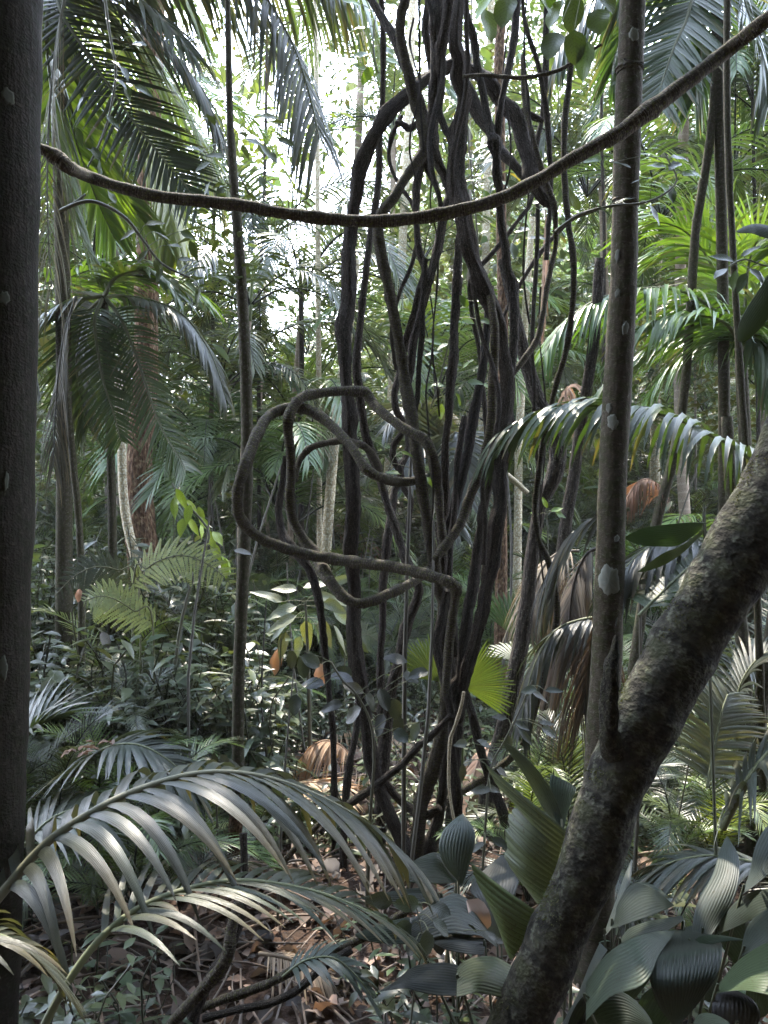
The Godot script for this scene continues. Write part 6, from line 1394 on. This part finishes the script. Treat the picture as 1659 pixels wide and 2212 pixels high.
func undergrowth() -> void:
	var sprigs := [sprig(501, 10, 0.42, 0.09, 0.038), sprig(502, 8, 0.5, 0.11, 0.045, 2), sprig(503, 13, 0.5, 0.065, 0.026), sprig(504, 8, 0.35, 0.17, 0.02, 1)]
	var words := ["dark small leaved undergrowth over the forest floor", "broader leaved undergrowth between the trunks", "fine leaved undergrowth in the shade", "thin grassy seedlings on the forest floor"]
	rng.seed = 505
	var patch := FastNoiseLite.new()
	patch.seed = 8; patch.frequency = 0.35
	for k in 4:
		var pl := []; var ti := []
		var tries := [15000, 5000, 18000, 4500]
		for i in tries[k]:
			var d := 2.2 + 28.0 * pow(rng.randf(), 1.35)
			var x := rng.randf_range(-0.60, 0.60) * (d + 1.0)
			var ratio := x / d
			# thick on the left, thin over the litter in the middle and at right
			var dense := 0.30 + 0.75 * smoothstep(-0.12, -0.3, ratio) * smoothstep(3.6, 4.8, d) + 0.4 * smoothstep(7.0, 14.0, d)
			if d < 3.6: dense *= 0.12
			if ratio < -0.14 and d > 4.0 and d < 6.5: dense += 0.5
			dense += patch.get_noise_2d(x, d) * 0.7
			if rng.randf() > dense: continue
			var tall := 1.0
			if ratio < -0.12 and d > 5.3 and d < 10.0: tall = 1.0 + 2.2 * rng.randf() * smoothstep(-0.12, -0.2, ratio)
			elif ratio < -0.14 and d > 4.0: tall = 1.0 + rng.randf() * 0.8
			if d > 9: tall = 1.2 + rng.randf() * 1.9
			var gy := ground_y(x, -d)
			var up := 0.0
			if tall > 1.3 : up = rng.randf() * 0.45 * (tall - 0.6)
			pl.append(placed(Vector3(x, gy + up, -d), rng.randf_range(0.7, 1.25) * minf(tall, 1.6), 0.45))
			var c: Color = [Color(0.065, 0.08, 0.045), Color(0.07, 0.09, 0.045), Color(0.06, 0.078, 0.04), Color(0.08, 0.095, 0.05)][k]
			if rng.randf() < 0.10: c = Color(0.09, 0.12, 0.05)
			ti.append(vary(c, 0.35, 0.12))
		scatter("undergrowth", sprigs[k], M.leaf, pl, ti, null, "stuff", words[k], "undergrowth")
	# young palms and ferns, too many to count
	var py := [[], [], []]; var ty := [[], [], []]
	for i in 1500:
		var d := 2.9 + 23.0 * pow(rng.randf(), 1.2)
		var x := rng.randf_range(-0.58, 0.58) * (d + 0.5)
		if d < 6.5 and absf(x / d - 0.01) < 0.16: continue
		if d < 5.0 and rng.randf() < 0.55: continue
		var n := rng.randi_range(3, 6)
		var a := rng.randf() * TAU
		var size := rng.randf_range(0.16, 0.36) * (0.72 if d < 5.0 else (1.0 if d < 9.0 else 1.5))
		var tone := vary([Color(0.06, 0.085, 0.035), Color(0.08, 0.12, 0.04), Color(0.07, 0.08, 0.055), Color(0.12, 0.17, 0.05)][rng.randi() % 4], 0.25, 0.1)
		var up := rng.randf_range(0.0, 0.5) * (0.4 if d < 6.5 else 1.0)
		for k in n:
			a += TAU / n + rng.randf_range(-.3, .3)
			var b := Basis(Vector3.UP, a) * Basis(Vector3.RIGHT, rng.randf_range(-0.3, 0.25))
			var w := rng.randi() % 3
			py[w].append(Transform3D(b.scaled(Vector3.ONE * size), Vector3(x, ground_y(x, -d) + up, -d)))
			ty[w].append(vary(tone, 0.2, 0.08))
	var py_words := ["small arching palm seedlings and ferns of the understorey", "small upright palm seedlings of the understorey", "small tall fronded seedlings of the understorey"]
	for w in 3: scatter("young_palms", fronds[[0, 2, 6][w]], M.frond, py[w], ty[w], null, "stuff", py_words[w], "undergrowth")
	# slender stems in the undergrowth, too many to count
	var st := MB.new()
	tube(st, [[Vector3(0, -0.1, 0), 0.006], [Vector3(0.03, 0.5, 0.02), 0.005], [Vector3(-0.02, 1.0, 0), 0.003]], 5, Color(1, 1, 1), 0.0, 0, 0, 0, 3)
	var p2 := []; var t2 := []
	for i in 110:
		var d := 3.0 + 16.0 * rng.randf()
		var x := rng.randf_range(-0.58, 0.58) * d
		p2.append(placed(Vector3(x, ground_y(x, -d), -d), rng.randf_range(0.6, 2.2), 0.2))
		t2.append(vary(Color(0.07, 0.065, 0.05), 0.5))
	scatter("sapling_stems", st.mesh(), M.stem, p2, t2, null, "stuff", "thin saplings and stalks standing in the undergrowth", "saplings")

func forest() -> void:
	var clumps := [clump(601, 34, 1.5, 0.24, 0.10), clump(602, 44, 1.3, 0.17, 0.07), clump(603, 30, 1.6, 0.30, 0.11)]
	rng.seed = 604
	# the far wood on the slope: a clearing lets the sky in, left of the middle
	var far := [[], [], []]; var fart := [[], [], []]
	var stems := []; var stemt := []
	for k in 330:
		var d := rng.randf_range(10.0, 52.0)
		var ratio := rng.randf_range(-0.72, 0.72)
		var x := ratio * d
		var gy := ground_y(x, -d)
		var h := rng.randf_range(4.0, 15.0)
		var clear := smoothstep(0.20, 0.07, absf(ratio + 0.125))
		if clear > 0.05:
			if rng.randf() < clear * 0.25: continue
			h *= 1.0 - 0.55 * clear
		h = minf(h, 24.0)
		var r := rng.randf_range(1.3, 2.8)
		var tone := vary(Color(0.095, 0.118, 0.062), 0.35, 0.2)
		if rng.randf() < 0.25: tone = vary(Color(0.13, 0.18, 0.06), 0.25, 0.1)
		var n := int(rng.randf_range(22, 52) * (1.0 - 0.3 * clear))
		for i in n:
			var t := pow(rng.randf(), 0.7)
			var a := rng.randf() * TAU
			var rr := r * sqrt(rng.randf()) * (0.5 + 0.7 * sin(PI * clampf(t, 0.1, 0.95)))
			var w := rng.randi() % 3
			far[w].append(placed(Vector3(x + cos(a) * rr, gy + 0.5 + h * t, -d + sin(a) * rr), rng.randf_range(0.5, 1.15), 0.5))
			fart[w].append(vary(tone, 0.25, 0.1))
		if rng.randf() < 0.35: stems.append(Transform3D(Basis(Vector3.UP, rng.randf() * TAU).scaled(Vector3(h * 0.02, h, h * 0.02)), Vector3(x, gy - 0.1, -d)))
		if stemt.size() < stems.size(): stemt.append(vary(Color(0.22, 0.20, 0.17), 0.5))
	var o := thing("distant_forest", "far trees and leaves on the hillside, reading as one wood", "forest", Vector3.ZERO)
	o.set_meta("kind", "stuff")
	for w in 3: scatter("foliage", clumps[w], M.leaf, far[w], fart[w], o)
	var pf := [[], []]; var pt := [[], []]
	for i in 300:
		var d := rng.randf_range(8.0, 34.0)
		var x := rng.randf_range(-0.62, 0.62) * d
		var y := ground_y(x, -d) + rng.randf_range(0.5, 6.5) * (0.55 if x / d > -0.30 and x / d < 0.02 else 1.0)
		var a := rng.randf() * TAU
		var tone := vary([Color(0.085, 0.13, 0.05), Color(0.12, 0.19, 0.06), Color(0.11, 0.13, 0.085)][rng.randi() % 3], 0.25, 0.1)
		for k in 8:
			a += TAU / 8 + rng.randf_range(-.3, .3)
			var b := Basis(Vector3.UP, a) * Basis(Vector3.RIGHT, rng.randf_range(-0.35, 0.3))
			pf[k % 2].append(Transform3D(b.scaled(Vector3.ONE * rng.randf_range(0.5, 0.8)), Vector3(x, y, -d)))
			pt[k % 2].append(vary(tone, 0.2, 0.1))
	for w in 2: scatter("foliage", fronds[[0, 3][w]], M.frond, pf[w], pt[w], o)
	var st := MB.new()
	tube(st, [[Vector3(0, 0, 0), 0.20], [Vector3(0.15, 0.4, 0.1), 0.15], [Vector3(-0.1, 0.75, 0), 0.11], [Vector3(0, 1.05, 0.1), 0.05]], 7, Color(1, 1, 1), 0.0, 0, 0, 0, 3)
	scatter("trunks", st.mesh(), M.dead, stems, stemt, o)
	# the canopy overhead and the wood behind the viewer
	var roof := MB.new()
	for k in 1800:
		var x := rng.randf_range(-26, 26)
		var z := rng.randf_range(-36, 24)
		var y := ground_y(x, z) + rng.randf_range(9.5, 17.0)
		if z < -3.0:
			# the tree fall gap ahead on the left
			var gap := smoothstep(1.0, 0.3, absf(x / z - 0.10)) * smoothstep(-1.0, -5.0, z)
			if rng.randf() < gap * 0.93: continue
			if rng.randf() < smoothstep(-6.0, -14.0, z) * 0.8: continue
		if terrain_noise.get_noise_2d(x * 14.0, z * 14.0) > 0.16: continue
		spray(roof, Vector3(x, y, z), vary(Color(0.06, 0.085, 0.035), 0.3, 0.15))
	for k in 3200:
		var x := rng.randf_range(-22, 22)
		var z := rng.randf_range(-1.0, 22)
		spray(roof, Vector3(x, ground_y(x, z) + rng.randf_range(6.0, 15.0), z), vary(Color(0.06, 0.085, 0.035), 0.3, 0.15))
	for k in 4200:
		var a := rng.randf_range(-0.2, PI + 0.2)
		var r := rng.randf_range(3.0, 12.0)
		var x := cos(a) * r * 1.3
		var z := sin(a) * r + 0.5
		if absf(x) < 2.5 and z < 2.2: continue
		spray(roof, Vector3(x, ground_y(x, z) + rng.randf() * 11.0, z), vary(Color(0.05, 0.07, 0.03), 0.3, 0.15))
	solo("forest_canopy", roof, M.leaf, Vector3.ZERO, "leaf canopy overhead and around the viewer", "forest", "", "stuff")

func spray(m: MB, at_: Vector3, col: Color) -> void:
	for k in 8:
		var p := at_ + Vector3(rng.randfn(), rng.randfn() * 0.6, rng.randfn()) * 0.75
		var a := rng.randf() * TAU
		leaf(m, p, Vector3(cos(a), rng.randf_range(-0.5, 0.25), sin(a)), Vector3(rng.randf_range(-.5, .5), 1, rng.randf_range(-.5, .5)).normalized(), rng.randf_range(0.7, 1.2), rng.randf_range(0.35, 0.6), vary(col, 0.2, 0.08), 0.4, 0, 4, 2)
